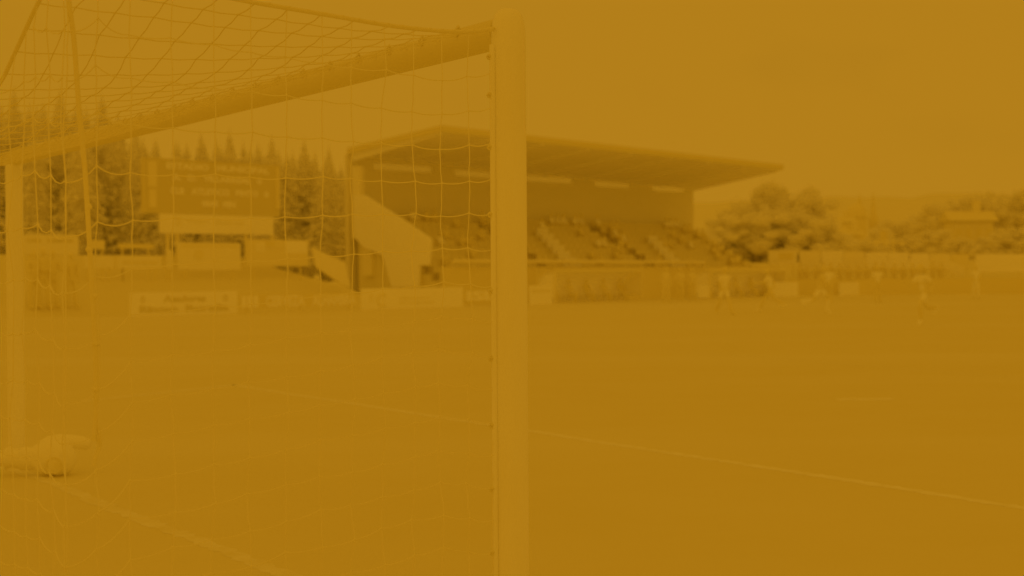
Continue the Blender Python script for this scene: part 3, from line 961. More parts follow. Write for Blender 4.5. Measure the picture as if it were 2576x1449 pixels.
def person_meshes(pose):
    if pose in PM: return PM[pose]
    q = POSES[pose]; ln = R_(q['lean'])
    hip = V((0, 0, q['hip']))
    def tor(d): return hip + V((0, math.sin(ln) * d, math.cos(ln) * d))
    belly = tor(.18); chest = tor(.36); nk = tor(.52); hd = tor(.60) + V((0, .015, 0))
    J = [hip, belly, chest, nk, hd]; Ed = [(0, 1), (1, 2), (2, 3), (3, 4)]; Rr = [(.135, .105), (.125, .095), (.15, .105), (.058, .058), (.055, .06)]
    arms = []; legs = []
    for i, s in enumerate((-1, 1)):
        sh = tor(.46) + V((s * .175, 0, 0)); el = limb(sh, R_(q['arm'][i]), .29, R_(q['ab'][i]), s); wr = limb(el, R_(q['fore'][i]), .25, R_(2), s)
        hn = limb(el, R_(q['fore'][i]), .33, R_(2), s)
        b0 = len(J); J += [sh, el, wr, hn]; Ed += [(2, b0), (b0, b0 + 1), (b0 + 1, b0 + 2), (b0 + 2, b0 + 3)]; Rr += [.062, .042, .028, (.038, .018)]
        arms.append((sh, el, wr, hn, q['fore'][i], s))
        hp = hip + V((s * .095, 0, -.04)); kn = limb(hp, R_(q['th'][i]), .43, R_(3), s); an = limb(kn, R_(q['th'][i] - q['kn'][i]), .42, 0, s)
        toe = an + V((s * .02, .17, -.05)) if q['kn'][i] < 50 or pose == 'sit' else an + V((0, .10, -.13))
        b0 = len(J); J += [hp, kn, an, toe]; Ed += [(0, b0), (b0, b0 + 1), (b0 + 1, b0 + 2), (b0 + 2, b0 + 3)]; Rr += [.088, .056, .038, .036]
        legs.append((hp, kn, an, toe))
    body = skin_mesh('body', [tuple(j) for j in J], Ed, Rr)
    hc = hd + V((0, .02, .105))
    mb = MB(); mb.ball(hc, .074, .095, .118, 14, 10); mb.ball(hc + V((0, .095, -.012)), .014, .022, .024, 8, 6)
    mb.ball(hc + V((0, .086, -.052)), .026, .012, .009, 8, 5)
    for s in (-1, 1):
        mb.ball(hc + V((s * .076, -.005, -.005)), .012, .022, .032, 8, 6); mb.ball(hc + V((s * .030, .084, .014)), .012, .010, .008, 8, 5)
    for sh, el, wr, hn, fo, s in arms:
        dr = (hn - wr).normalized(); sd_ = V((0, -math.sin(R_(fo)) * 0 + 1, 0)); sd_ = (sd_ - dr * sd_.dot(dr))
        sd_ = sd_.normalized() if sd_.length > .1 else V((1, 0, 0)); fl_ = dr.cross(sd_)
        for k, L in enumerate((.062, .078, .082, .072)):
            o_ = hn + sd_ * (-.027 + .018 * k); mb.tube([o_ - dr * .015, o_ + dr * L * .5, o_ + dr * L * .9 + fl_ * .018 * s], [.0095, .0085, .006], 6)
        o_ = wr + dr * .03 + sd_ * .03; mb.tube([o_, o_ + sd_ * .028 + dr * .03, o_ + sd_ * .03 + dr * .06], [.011, .010, .007], 6)
    join_mesh('body', body, mb)
    # shirt
    J2 = [belly, chest, tor(.49), hip + V((0, 0, .02))]; E2 = [(0, 1), (1, 2), (0, 3)]; R2 = [(.150, .118), (.172, .126), (.095, .085), (.152, .122)]
    J2l = list(J2); E2l = list(E2); R2l = list(R2)
    for sh, el, wr, hn, fo, s in arms:
        b0 = len(J2); J2 += [sh, sh.lerp(el, .72)]; E2 += [(1, b0), (b0, b0 + 1)]; R2 += [.078, .068]
        b0 = len(J2l); J2l += [sh, el, el.lerp(wr, .95)]; E2l += [(1, b0), (b0, b0 + 1), (b0 + 1, b0 + 2)]; R2l += [.080, .060, .044]
    shirt = skin_mesh('shirt', [tuple(j) for j in J2], E2, R2); jacket = skin_mesh('jacket', [tuple(j) for j in J2l], E2l, R2l)
    J3 = [hip + V((0, 0, .04)), hip + V((0, 0, -.03))]; E3 = [(0, 1)]; R3 = [(.146, .120), (.146, .125)]
    J4 = list(J3); E4 = list(E3); R4 = list(R3); mbs = []; mbk = []
    for hp, kn, an, toe in legs:
        b0 = len(J3); J3 += [hp, hp.lerp(kn, .72)]; E3 += [(1, b0), (b0, b0 + 1)]; R3 += [.105, .100]
        b0 = len(J4); J4 += [hp, kn, an]; E4 += [(1, b0), (b0, b0 + 1), (b0 + 1, b0 + 2)]; R4 += [.102, .074, .060]
        mbs.append(MB()); mbk.append(MB())
        mbs[-1].tube([an + (an - toe) * .35 - Z * .01, an.lerp(toe, .2) - Z * .02, an.lerp(toe, .6), toe + (toe - an) * .25, toe + (toe - an) * .36], [.035, .05, .048, .042, .02], 10)
        mbk[-1].tube([kn.lerp(an, .18), kn.lerp(an, .35), an, an.lerp(toe, .2)], [.062, .064, .047, .046], 12)
    shorts = skin_mesh('shorts', [tuple(j) for j in J3], E3, R3); trousers = skin_mesh('trousers', [tuple(j) for j in J4], E4, R4)
    hmb = MB(); hmb.ball(hc + V((0, -.014, .024)), .082, .096, .105, 14, 10)
    PM[pose] = dict(body=body, shirt=shirt, jacket=jacket, shorts=shorts, trousers=trousers, boots=[q_.mesh('boot', (0, 0, 0), True) for q_ in mbs], socks=[q_.mesh('sock', (0, 0, 0), True) for q_ in mbk], hair=hmb.mesh('hair', (0, 0, 0), True), minz=min(min(v.co.z for v in body.vertices), min(p.z for q_ in mbs for p in q_.v)))
    for k, me in PM[pose].items():
        for m1 in (me if isinstance(me, list) else [me] if k != 'minz' else []):
            m1.materials.clear(); m1.materials.append(None)
    return PM[pose]


def person(loc, pose, rz, wear, label, group=None, scale=1.0):
    """wear: {part: material}"""
    pm = person_meshes(pose)
    o = empty('person', loc, label, 'person', group)
    o.rotation_euler = (0, 0, rz); o.scale = (scale,) * 3
    dz = -pm['minz'] if pose != 'sit' else 0
    parts = dict(body=M_SKIN, hair=M_HAIR); parts.update(wear)
    for part, m_ in parts.items():
        for me in (pm[part] if isinstance(pm[part], list) else [pm[part]]):
            c = bpy.data.objects.new(part[:-1] if isinstance(pm[part], list) else part, me); COL.objects.link(c); c.parent = o; c.location = (0, 0, dz)
            c.material_slots[0].link = 'OBJECT'; c.material_slots[0].material = m_
    return o


def kit(sh, st, so_, bt=None): return dict(shirt=sh, shorts=st, socks=so_, boots=bt or M_CLOTHD)
def coat(j, t=None): return dict(jacket=j, trousers=t or M_CLOTHD, boots=M_CLOTHD)


W_, C_, X_ = M_CLOTHW, M_CLOTHM, M_CLOTHD
PLAYERS = [
    ((1938, 784), 'stride', 70, kit(W_, X_, X_, W_), 'player in a white shirt and dark shorts lunging before the first white board'),
    ((1822, 792), 'walk', 200, kit(W_, W_, X_), 'player in white shirt and shorts in front of the far dugout'),
    ((2062, 791), 'run', 250, kit(X_, W_, W_, W_), 'player in dark shirt with white shorts and socks sprinting in front of the boards'),
    ((2086, 764), 'stand', 160, kit(W_, X_, X_), 'player in white shirt standing behind the sprinting one'),
    ((2208, 762), 'fold', 180, kit(W_, X_, X_), 'player in white shirt standing left of the third pitch-side board'),
    ((2326, 819), 'run', 120, kit(W_, W_, X_, W_), 'tallest looking player, white shirt and shorts, running at right'),
    ((2455, 752), 'stand', 180, dict(shirt=W_, trousers=W_, boots=X_), 'person in all white standing against the rightmost board'),
]
for (px, py), ps, rz, wr_, lb in PLAYERS:
    person(G(px, py), ps, R_(rz), wr_, lb, 'players and officials on the pitch')
# people between the dugouts
for px, py, ps, rz, wr_, lb in ((1676, 762, 'stand', 200, coat(C_, C_), 'person in grey standing between the two dugouts, left one'),
                                (1712, 758, 'fold', 150, coat(C_), 'person in grey top with folded arms between the dugouts, middle one'),
                                (1742, 757, 'stand', 190, coat(M_MID), 'person in pale top beside the small white board by the far dugout')):
    person(G(px, py), ps, R_(rz), wr_, lb)
# bench players
nm = ['first', 'second', 'third', 'fourth', 'fifth']
face = math.atan2(-MN.y, -MN.x) - math.pi / 2
for di, (dd, nmd) in enumerate(((d1, 'the dugout close to the goalpost'), (d2, 'the farther dugout'))):
    a, b, h = dd
    for i in range(5):
        p = a.lerp(b, (i + .5) / 5) + MN * .93
        person(p, 'sit', face, coat(C_ if (i + di) % 2 else X_), '%s person from left on the bench of %s' % (nm[i].capitalize(), nmd), 'people on the dugout benches', .92)
# seated spectators in the stand
rnd = random.Random(5); used = {}
pale_px = [(1385, 528), (1400, 533), (1420, 530), (1445, 528), (1462, 530), (1500, 537), (1365, 560), (1550, 580), (1508, 600), (1520, 605), (1562, 596), (1680, 500), (1700, 528), (1035, 540), (1105, 596), (1690, 560), (1740, 605)]
cand = []
for x, y in pale_px:
    best = None
    for r in range(NR):
        off = .6 + r * stepd + .45; p = ON(x, y, SF + MN * off, E); zz = FZ - .7 + r * steph + .9
        if best is None or abs(p.z - zz) < best[0]: best = (abs(p.z - zz), r, (p - SF).dot(E))
    cand.append((best[1], best[2], True))
for r in range(NR):
    for i in range(5):
        cand.append((r, rnd.uniform(kf0 + 1.2, kf1 - 1.2), False))
seats = {}
for r, k, pale in cand:
    k = kf0 + .8 + round((k - kf0 - .8) / .55) * .55
    if k < kf0 + .7 or k > kf1 - .6: continue
    if (r, round(k, 2)) in seats: continue
    if any(rr_ == r and abs(kk - k) < .5 for rr_, kk in seats): continue
    seats[r, round(k, 2)] = pale
ordn = ['front', 'second', 'third', 'fourth', 'fifth', 'sixth', 'seventh', 'eighth', 'ninth']
num = ['first', 'second', 'third', 'fourth', 'fifth', 'sixth', 'seventh', 'eighth', 'ninth', 'tenth', 'eleventh', 'twelfth', 'thirteenth']
for r in range(NR):
    ks = sorted(k for rr_, k in seats if rr_ == r)
    for i, k in enumerate(ks):
        pale = seats[r, k]
        lb = '%s-jacketed spectator, %s from left in the %s row of the stand' % ('Pale' if pale else 'Dark', num[min(i, 12)], ordn[r])
        person(SP(k, .6 + r * stepd + .40, FZ - .7 + r * steph), 'sit', face + rnd.uniform(-.3, .3), coat(W_ if pale else X_), lb, 'spectators in the grandstand', .9)
# spectators left, beside the far post
for i, (x, y, s) in enumerate(((84, 634, 1.0), (108, 628, 1.02), (132, 633, 1.0), (178, 640, .98))):
    A5 = plane(3.4); p = ON(x, y, A5, E); zb = max(.0, p.z - 1.76 * s)
    p = V((p.x, p.y, zb))
    gz = .9 * (3.4 - 2.5) / 2.5
    p.z = gz
    person(p, 'stand' if i % 2 else 'fold', face, coat(X_), ['Spectator in dark clothes at the left end of the group near the far post', 'Tall dark-clothed spectator, second from left in the group near the far post', 'Dark-clothed spectator with folded arms, third from left near the far post', 'Dark-clothed spectator standing apart at the right of the pale board'][i], 'spectators standing behind the goal area', max(.9, (ON(x, y, A5, E).z - gz) / 1.76))

# ------------------------------------------------------------------ right-hand end
RA = G(1950, 746); RB_ = G(2520, 734); ER = (RB_ - RA); ER.z = 0; ER.normalize()
board('advertising_board', RA, ER, 1934, 2008, 708, 751, M_WHITE, 'white pitch-side board with a small dark dot, beside the lunging player', 'board', 711, 748, marks=[('disc', .22, .6, .03, .08, M_MID)])
board('advertising_board', RA, ER, 2112, 2170, 711, 747, M_WHITE, 'pale pitch-side board right of the player in dark shirt', 'board', 709, 743)
board('advertising_board', RA, ER, 2200, 2286, 709, 741, M_WHITE, 'pale pitch-side board behind the player with folded arms', 'board', 707, 738, marks=[('disc', .2, .5, .06, .25, M_MID)])
board('advertising_board', RA, ER, 2362, 2450, 704, 738, M_WHITE, 'pale pitch-side board left of the person in all white', 'board', 703, 736, texts=[('Optica', .3, .3, .5, .3, M_MID)])
board('advertising_board', RA, ER, 2456, 2524, 703, 736, M_MID, 'dull pale pitch-side board, rightmost of the row', 'board', 702, 733)
board('advertising_board', plane(.6), E, 1757, 1784, 717, 757, M_WHITE, 'very small white board at the left corner of the far dugout', 'board', 717, 741)

# banner row on the far end terrace
YE = 97.0
PA = V((AT(2200, 650, YE).x, YE, 0)); EE = V((1, 0.10, 0)).normalized()
names = ['third', 'fourth', 'fifth', 'sixth', 'seventh', 'eighth', 'ninth', 'tenth']
board('end_board', PA, EE, 1934, 2006, 628, 668, M_PALE, 'pale end-terrace board with a dark square, at the left of its row', 'board', 629, 662, marks=[('block', .35, .3, .5, .5, M_DARK)])
xs = [2010, 2066, 2122, 2178, 2234, 2289, 2340, 2392, 2440]
for i in range(8):
    yt = 630 + (xs[i] - 2010) * .024
    m_ = [M_PALE, M_WHITE, M_PALE, M_WHITE, M_WHITE, M_WHITE, M_PALE, M_MID][i]
    board('end_board', PA, EE, xs[i] + 2, xs[i + 1] - 2, yt, 674, m_, 'blank pale end-terrace board above the standing crowd, %s in the row' % ['second', 'third', 'fourth', 'fifth', 'sixth', 'seventh', 'eighth', 'ninth'][i], 'board', None, None, group='pale boards along the end terrace')
sq = [AT(x, y, YE - 1.5) for x, y in ((2372, 654), (2398, 660), (2426, 672), (2428, 696), (2400, 686), (2374, 674))]
og = V((sum(p.x for p in sq) / 6, YE - 1.5, 0)); mb = MB(); mb.prism(sq, V((0, .15, 0)))
tag(mb.build('stair_wall', M_PALE, None, og), 'pale sloping stair wall at the right end of the end terrace', 'stair wall')
board('end_board', PA, EE, 2456, 2580, 638, 685, M_WHITE, 'largest white board, standing at the right edge of the end terrace', 'board', 640, 682, marks=[('block', .92, .25, .08, .5, M_PALE)])
# dark low wall the crowd leans on
a, b = AT(1930, 690, YE - 3), AT(2640, 690, YE - 3); a.z = b.z = 0; og = (a + b) / 2
mb = MB(); mb.prism([a, b, b + Z * 1.05, a + Z * 1.05], V((0, .2, 0)))
wl_ = mb.build('terrace_wall', M_DARK, None, og); tag(wl_, 'low dark wall in front of the crowd at the far end', 'wall')
bk = MB(); a = AT(1900, 690, YE - .5); b = AT(2700, 690, YE - .5)
bk.v = [V((a.x, YE - 1.9, 0)), V((b.x, YE - 1.9, 0)), V((b.x, YE - 1.9, .25)), V((a.x, YE - 1.9, .25)), V((b.x, YE + 9, 2.2)), V((a.x, YE + 9, 2.2)), V((b.x + 40, 400, 6)), V((a.x - 10, 400, 6)), ]
bk.f = [(0, 1, 2, 3), (3, 2, 4, 5), (5, 4, 6, 7)]
tag(bk.build('end_bank', M_BANK), kind='structure')
cx = [2014, 2030, 2052, 2072, 2090, 2113, 2136, 2158, 2180, 2203, 2222, 2250, 2272, 2296, 2318, 2346, 2366]
nn = ['first', 'second', 'third', 'fourth', 'fifth', 'sixth', 'seventh', 'eighth', 'ninth', 'tenth', 'eleventh', 'twelfth', 'thirteenth', 'fourteenth', 'fifteenth', 'sixteenth', 'seventeenth']
for i, x in enumerate(cx):
    p = AT(x, 690, YE - 1.6); p.z = .28
    person(p, ['stand', 'fold'][i % 2], math.pi + rnd.uniform(-.4, .4), coat(X_), 'Dark-clothed spectator, %s from left in the far end terrace crowd' % nn[i], 'spectators on the far end terrace', rnd.uniform(.93, 1.06))

# ------------------------------------------------------------------ trees
def spruce_mesh(seed):
    rn_ = random.Random(seed); H = 10.0; mb = MB(); lv = 46
    for i in range(lv):
        q = (i + rn_.random() * .8) / lv; z0 = H * (1 - q) ** 1.0
        z0 = .6 + (H - .6) * (1 - q)
        rad = (.05 + 1.75 * q ** .85) * rn_.uniform(.72, 1.12)
        nbm = int(5 + 9 * q)
        off = rn_.random() * 6.28
        for b in range(nbm):
            t = off + 6.283 * b / nbm + rn_.uniform(-.2, .2); L = rad * rn_.uniform(.7, 1.15)
            d = V((math.cos(t), math.sin(t), 0)); s_ = V((-d.y, d.x, 0)); droop = rn_.uniform(.18, .42) * L
            wd = .16 + .24 * L
            root = V((0, 0, z0)); tip = root + d * L - Z * droop
            for c in range(3):
                q0 = .12 + .29 * c; q1 = q0 + .36
                p0 = root.lerp(tip, q0) + Z * rn_.uniform(-.06, .06); p1 = root.lerp(tip, min(1, q1)) - Z * rn_.uniform(0, .14)
                ww = wd * (1 - .28 * c) * rn_.uniform(.7, 1.2)
                mb.quad(p0 - s_ * ww * .45, p0.lerp(p1, .5) - s_ * ww - Z * .12, p1, p0.lerp(p1, .5) + s_ * ww - Z * .12)
                mb.tri(p0, p0.lerp(p1, .6) - Z * (.3 + .25 * q), p1)
    nr = 14; rings = []
    for i in range(nr):
        q = i / (nr - 1); z0 = H * .97 - (H * .97 - .2) * q; ring = []
        for b in range(9):
            t = 6.283 * b / 9; rr_ = (.02 + 1.75 * q ** .85) * rn_.uniform(.5, .78)
            ring.append(len(mb.v)); mb.v.append(V((math.cos(t) * rr_, math.sin(t) * rr_, z0 + rn_.uniform(-.15, .15))))
        rings.append(ring)
    for a, b in zip(rings[:-1], rings[1:]):
        for k in range(9): mb.f.append((a[k], a[(k + 1) % 9], b[(k + 1) % 9], b[k]))
    for k in range(5):
        t = k * 1.25; mb.tri(V((0, 0, H + .75)), V((math.cos(t) * .10, math.sin(t) * .10, H - .3)), V((math.cos(t + 1) * .10, math.sin(t + 1) * .10, H - .3)))
    tr = MB(); tr.tube([(0, 0, -1), (0.03, 0, 3), (0, .02, 7), (0, 0, H + .2)], [.24, .19, .1, .02], 8)
    return mb.mesh('crown'), tr.mesh('trunk', (0, 0, 0), True)


def leaf_tree_mesh(seed, wide=1.0):
    rn_ = random.Random(seed); tr = MB(); mb = MB()
    tr.tube([(0, 0, -.8), (.05, 0, 1.5), (0, .1, 3.4), (.1, 0, 5.5), (0, 0, 7.6)], [.34, .26, .2, .12, .04], 9)
    cl = []
    for i in range(20):
        z0 = rn_.uniform(2.0, 7.0); t = rn_.uniform(0, 6.28); L = wide * rn_.uniform(.9, 2.7) * (1 - max(0, z0 - 4.5) / 5.5)
        e_ = V((math.cos(t) * L, math.sin(t) * L, z0 + rn_.uniform(.5, 1.7)))
        tr.tube([V((0, 0, z0)), V((e_.x * .5, e_.y * .5, z0 + .5)), e_], [.09, .06, .02], 6)
        cl.append((e_, rn_.uniform(.7, 1.25)))
    for i in range(14):
        z0 = rn_.uniform(3.0, 8.4); t = rn_.uniform(0, 6.28); L = wide * rn_.uniform(.2, 2.2) * math.sqrt(max(.08, 1 - ((z0 - 5) / 4.2) ** 2))
        cl.append((V((math.cos(t) * L, math.sin(t) * L, z0)), rn_.uniform(.6, 1.1)))
    for c, r in cl:
        n0 = len(mb.v); mb.ball(c, r * .66, r * .66, r * .6, 9, 6)
        for k in range(n0, len(mb.v)): mb.v[k] = c + (mb.v[k] - c) * rn_.uniform(.75, 1.15)
        for k in range(80):
            d = V((rn_.gauss(0, 1), rn_.gauss(0, 1), rn_.gauss(0, 1))).normalized(); p = c + d * r * rn_.uniform(.35, 1.08) * V((1, 1, .8)).x
            a = V((rn_.gauss(0, 1), rn_.gauss(0, 1), rn_.gauss(0, 1))).normalized(); b = a.cross(d)
            b = b.normalized() if b.length > .1 else V((1, 0, 0)); sz = rn_.uniform(.10, .20)
            mb.quad(p - a * sz, p - b * sz * .6, p + a * sz, p + b * sz * .6)
    return mb.mesh('crown'), tr.mesh('trunk', (0, 0, 0), True)


SPR = [spruce_mesh(s) for s in (1, 2, 3, 4)]
LFT = [leaf_tree_mesh(s, w_) for s, w_ in ((11, 1.0), (12, 1.15), (13, .8))]
for c, t in SPR: c.materials.append(M_LEAF); t.materials.append(M_BARK)
for c, t in LFT: c.materials.append(M_LEAF2); t.materials.append(M_BARK)


def tree(kind, pair, loc, h, rz, label, group, H=10.7, wide=1.0):
    o = empty(kind, loc, label, 'tree', group); o.rotation_euler = (0, 0, rz)
    k = h / H; o.scale = (k * wide, k * wide, k)
    for nm_, me in (('trunk', pair[1]), ('crown', pair[0])):
        c = bpy.data.objects.new(nm_, me); COL.objects.link(c); c.parent = o
    return o


rt_ = random.Random(21)
tips = [(-60, 240), (-15, 246), (35, 211), (92, 258), (150, 211), (203, 262), (256, 229), (296, 274), (342, 315), (388, 350), (440, 350), (506, 325), (544, 345), (577, 318), (612, 352), (648, 356), (683, 334), (722, 378), (765, 340), (792, 374), (827, 361), (858, 408), (905, 430)]
od = ['first', 'second', 'third', 'fourth', 'fifth', 'sixth', 'seventh', 'eighth', 'ninth', 'tenth', 'eleventh', 'twelfth', 'thirteenth', 'fourteenth', 'fifteenth', 'sixteenth', 'seventeenth', 'eighteenth', 'nineteenth', 'twentieth', 'twenty-first', 'twenty-second', 'twenty-third']
for i, (x, y) in enumerate(tips):
    Yt = 82 + rt_.uniform(0, 5); p = AT(x, y, Yt); zb = 2.2; h = p.z - zb
    tree('spruce_tree', SPR[i % 4], V((p.x, Yt, zb)), h, rt_.uniform(0, 6.28), 'dark spruce in the wood behind the scoreboard, %s tip from the left' % od[i], 'spruces in the wood behind the end terrace', 10.75, rt_.uniform(1.5, 2.0))
od2 = od + ['twenty-fourth', 'twenty-fifth', 'twenty-sixth', 'twenty-seventh']
for i in range(27):
    x = -80 + i * 37 + rt_.uniform(-10, 10); Yt = 91 + rt_.uniform(0, 4); y = interp(x, [(-100, 255), (150, 250), (250, 270), (340, 340), (500, 360), (680, 368), (770, 378), (830, 398), (900, 445)]); p = AT(x, y, Yt); zb = 1.8
    tree('spruce_tree', SPR[(i * 3 + 1) % 4], V((p.x, Yt, zb)), p.z - zb, rt_.uniform(0, 6.28), 'dark spruce deep inside the wood behind the scoreboard, closing its gaps, %s from the left' % od2[i], 'back row of spruces in the wood', 10.75, 2.3)

rtips = [(1795, 545, 118), (1835, 520, 120), (1878, 478, 119), (1912, 446, 117), (1945, 462, 121), (1985, 458, 118), (2020, 462, 122), (2052, 482, 119), (2082, 540, 122)]
for i, (x, y, Yt) in enumerate(rtips):
    p = AT(x, y, Yt); zb = 1.5; h = p.z - zb
    tree('leafy_tree', LFT[i % 3], V((p.x, Yt, zb)), h, rt_.uniform(0, 6.28), 'dark leafy tree beyond the right end of the stand, %s from the left' % od[i], 'trees beyond the right end of the stand', 9.4, 1.15)
for i, (x, y, Yt) in enumerate([(1775, 575, 112), (1815, 560, 113), (1855, 540, 112), (1895, 525, 113), (1930, 520, 112), (1970, 520, 113), (2010, 525, 112), (2045, 530, 113), (2075, 555, 112)]):
    p = AT(x, y, Yt); zb = 1.2; h = p.z - zb
    tree('leafy_tree', LFT[(i + 1) % 3], V((p.x, Yt, zb)), h, rt_.uniform(0, 6.28), 'dark lower tree before the tall ones beyond the stand, %s from the left' % od[i], 'lower trees beyond the right end of the stand', 9.4, 1.9)
rt2 = [(2350, 505, 140), (2385, 492, 143), (2425, 484, 141), (2462, 482, 144), (2500, 474, 142), (2540, 480, 146), (2576, 466, 143), (2625, 462, 143)]
for i, (x, y, Yt) in enumerate(rt2):
    p = AT(x, y, Yt); zb = 3.0; h = p.z - zb
    tree('leafy_tree', LFT[(i + 1) % 3], V((p.x, Yt, zb)), h, rt_.uniform(0, 6.28), 'dark leafy tree on the slope behind the pale house, %s from the left' % od[i], 'trees on the slope at the right', 9.4, 1.2)
low = [(2090, 572, 128), (2120, 597, 126), (2150, 596, 131), (2185, 596, 127), (2220, 603, 130), (2255, 596, 134), (2290, 586, 133), (2325, 578, 131), (2360, 572, 130), (2400, 592, 124), (2440, 596, 123), (2480, 592, 124), (2520, 570, 126), (2560, 566, 127), (2600, 560, 127)]
for i, (x, y, Yt) in enumerate(low):
    p = AT(x, y, Yt); zb = 2.0; h = p.z - zb
    tree('leafy_bush', LFT[(i + 2) % 3], V((p.x, Yt, zb)), h, rt_.uniform(0, 6.28), 'low dark leafy bush behind the end terrace boards, %s from the left' % od[i], 'bushes behind the end terrace', 9.4, 1.7)['category'] = 'bush'
mids = [(2105, 560, 190), (2240, 548, 200), (2275, 545, 205), (2310, 535, 200), (2335, 525, 195), (2215, 560, 190)]
for i, (x, y, Yt) in enumerate(mids):
    p = AT(x, y, Yt); zb = 2.5; h = p.z - zb
    tree('leafy_tree', LFT[i % 3], V((p.x, Yt, zb)), h, rt_.uniform(0, 6.28), 'distant round tree on the hillside around the church, %s in from the left' % od[i], 'distant trees round the church', 9.4, 1.6)

# ------------------------------------------------------------------ houses, church, mast, hill
def house(px0, px1, y_eave, y_ridge, Yd, label, wall, roofm, wins_=3, base_z=2.0):
    a = AT(px0, y_eave, Yd); b = AT(px1, y_eave, Yd); ez_ = (a.z + b.z) / 2; rz_ = AT((px0 + px1) / 2, y_ridge, Yd).z
    w = b.x - a.x; dp = min(w * .8, 9.0); org = V(((a.x + b.x) / 2, Yd, base_z))
    o = empty('house', org, label, 'house')
    mb = MB(); mb.box(V((org.x, Yd + dp / 2, (ez_ + base_z) / 2)), w, dp, ez_ - base_z); wl = mb.build('wall', wall, o, org)
    mb = MB(); x0, x1 = a.x - .4, b.x + .4
    e0, e1, rg = V((0, Yd - .4, ez_ + .01)), V((0, Yd + dp + .4, ez_ + .01)), V((0, Yd + dp / 2, rz_))
    mb.prism([V((x0, e0.y, e0.z)), V((x0, e1.y, e1.z)), V((x0, rg.y, rg.z))], V((x1 - x0, 0, 0)))
    rf_ = mb.build('roof', roofm, o, org)
    mb = MB(); mb.box(V((org.x + w * .2, rg.y, rz_ + .3)), .6, .6, 1.4); mb.build('chimney', wall, rf_, org)
    hh = ez_ - base_z
    for i in range(wins_):
        cx_ = a.x + w * (i + .5) / wins_
        mb = MB(); mb.box(V((cx_, Yd - .02, ez_ - min(1.3, hh * .35))), min(1.1, w / wins_ * .5), .07, min(1.2, hh * .35)); mb.build('window', M_DARK, wl, org)
    return o


house(2398, 2500, 556, 530, 135, 'pale house with dark windows in front of the trees at right', M_MID, M_ROOF, 4, 2.2)
house(2082, 2126, 590, 572, 170, 'small white house left of the domed tower', M_PALE, M_ROOF, 2, 3)
house(2128, 2166, 592, 580, 165, 'low pale house under the domed tower', M_MID, M_ROOF, 2, 3)
house(2166, 2262, 612, 603, 150, 'long low building with a pale roof beside the mast', M_DARK, M_ROOF, 3, 2)
house(2085, 2150, 560, 545, 240, 'farther house with a pale roof on the hillside behind the small white house', M_MID, M_ROOF, 3, 4)
house(2300, 2340, 575, 560, 210, 'dim house among the distant trees left of the slope', M_MID, M_ROOF, 2, 4)
# domed tower
YD = 300.0
c = AT(2155, 560, YD); org = V((c.x, YD, 2)); tw = empty('domed_tower', org, 'dark domed church tower with a thin finial on the hillside', 'tower')
sx = YD / F; zt_ = AT(2155, 548, YD).z; ztop = AT(2155, 512, YD).z; zf = AT(2162, 486, YD).z
mb = MB(); mb.tube([V((c.x, YD, 2)), V((c.x, YD, zt_))], 25 * sx, 20); mb.build('drum', M_STONE, tw, org, True)
mb = MB(); n_ = 10; mb.tube([V((c.x, YD, zt_ + .01 + (ztop - zt_) * math.sin(math.pi / 2 * i / n_))) for i in range(n_ + 1)], [27 * sx * math.cos(math.pi / 2 * i / n_) + .02 for i in range(n_ + 1)], 24)
dm = mb.build('dome', M_STONE, tw, org, True)
mb = MB(); mb.tube([V((c.x + .6, YD, ztop - .2)), V((c.x + .6, YD, ztop + .8)), V((c.x + .6, YD, zf))], [.45, .28, .04], 8); mb.build('finial', M_STONE, dm, org, True)
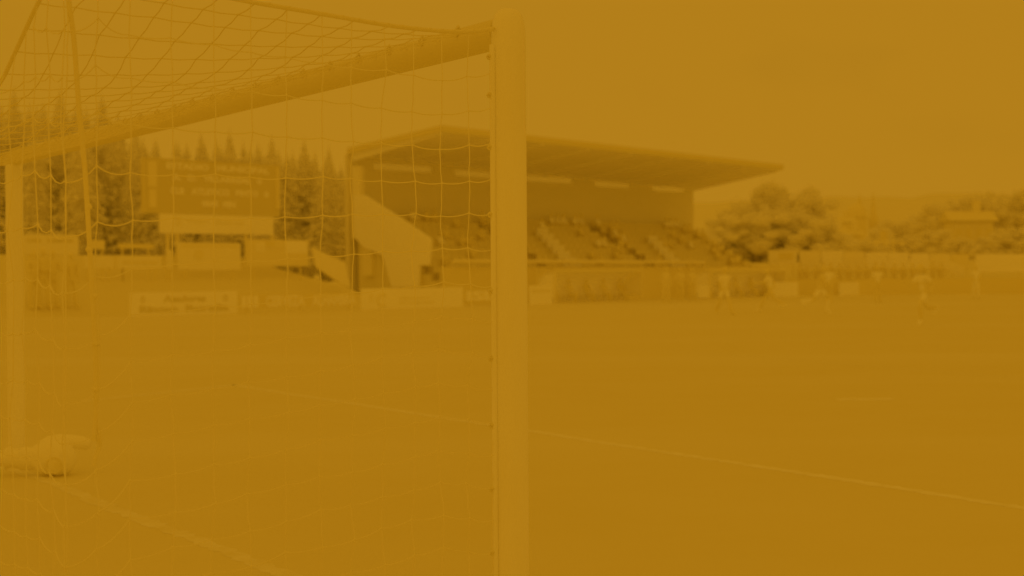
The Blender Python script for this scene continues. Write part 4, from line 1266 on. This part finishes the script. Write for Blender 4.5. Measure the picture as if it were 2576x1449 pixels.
# spire
c = AT(2197, 560, YD + 5); org = V((c.x, YD + 5, 2)); tw = empty('church_tower', org, 'dark church tower with a tall needle spire right of the dome', 'church')
zt_ = AT(2197, 548, YD + 5).z; ztop = AT(2197, 482, YD + 5).z
mb = MB(); mb.box(V((c.x, YD + 5, (2 + zt_) / 2)), 20 * sx, 20 * sx, zt_ - 2); tb = mb.build('tower', M_STONE, tw, org)
mb = MB(); mb.tube([V((c.x, YD + 5, zt_ + .003)), V((c.x, YD + 5, zt_ + (ztop - zt_) * .45)), V((c.x, YD + 5, ztop))], [11 * sx, 4.5 * sx, .05], 8); mb.build('spire', M_STONE, tw, org)
for i in (-1, 1):
    mb = MB(); mb.box(V((c.x + i * .5, YD + 5 - 10 * sx - .02, zt_ - 1.4)), .4, .05, 1.1); mb.build('belfry_window', M_DLETTER, tb, org)
mb = MB(); x0 = c.x + 10 * sx + .02; mb.prism([V((x0, YD, 2)), V((x0, YD + 9, 2)), V((x0, YD + 9, zt_ - 3.5)), V((x0, YD + 4.5, zt_ - .8)), V((x0, YD, zt_ - 3.5))], V((9, 0, 0))); mb.build('nave', M_STONE, tw, org)
# mast
p = AT(2248, 660, 118); p.z = 1.8; mh = AT(2248, 586, 118).z
lm = empty('lamp_mast', p, 'thin pale mast with a crossbar of lamps behind the end boards', 'mast')
mb = MB(); mb.tube([p, V((p.x, p.y, mh))], [.09, .05], 8); mb.build('mast', M_MID, lm, p, True)
mb = MB(); zz = AT(2248, 610, 118).z; mb.tube([V((p.x - 1.6, p.y, zz)), V((p.x + .9, p.y, zz))], .06, 6)
arm = mb.build('arm', M_MID, lm, p, True)
for dx in (-1.5, -.7, .7):
    mb = MB(); mb.box(V((p.x + dx, p.y - .1, zz - .12)), .35, .25, .18); mb.build('lamp', M_MID, arm, p)
# far hill
hb = MB(); nx = 60; yb = 700
prof = []
for i in range(nx + 1):
    px = 1500 + i * (3200 - 1500) / nx
    y = interp(px, [(1500, 520), (2000, 500), (2080, 494), (2300, 497), (2330, 488), (2440, 484), (2560, 490), (3200, 480)]) + 1.5 * math.sin(px * .05)
    prof.append(AT(px, y, 900))
for i in range(nx):
    a, b = prof[i], prof[i + 1]
    hb.quad(V((a.x * .75, 520, 1.5)), V((b.x * .75, 520, 1.5)), b, a)
    hb.quad(a, b, V((b.x * 1.3, 1300, -1)), V((a.x * 1.3, 1300, -1)))
tag(hb.build('hill', M_HILL, None, (0, 0, 0), True), kind='structure')

# ------------------------------------------------------------------ lens and render settings
cam_d.dof.use_dof = True
cam_d.dof.focus_distance = 6.0
cam_d.dof.aperture_fstop = 2.5
scene.view_settings.view_transform = 'Standard'
scene.view_settings.look = 'None'
scene.view_settings.exposure = -3.0
scene.view_settings.gamma = 1.0
scene.render.engine = 'CYCLES'
scene.cycles.max_bounces = 64
scene.cycles.diffuse_bounces = 64
scene.cycles.transmission_bounces = 64
scene.cycles.use_denoising = True
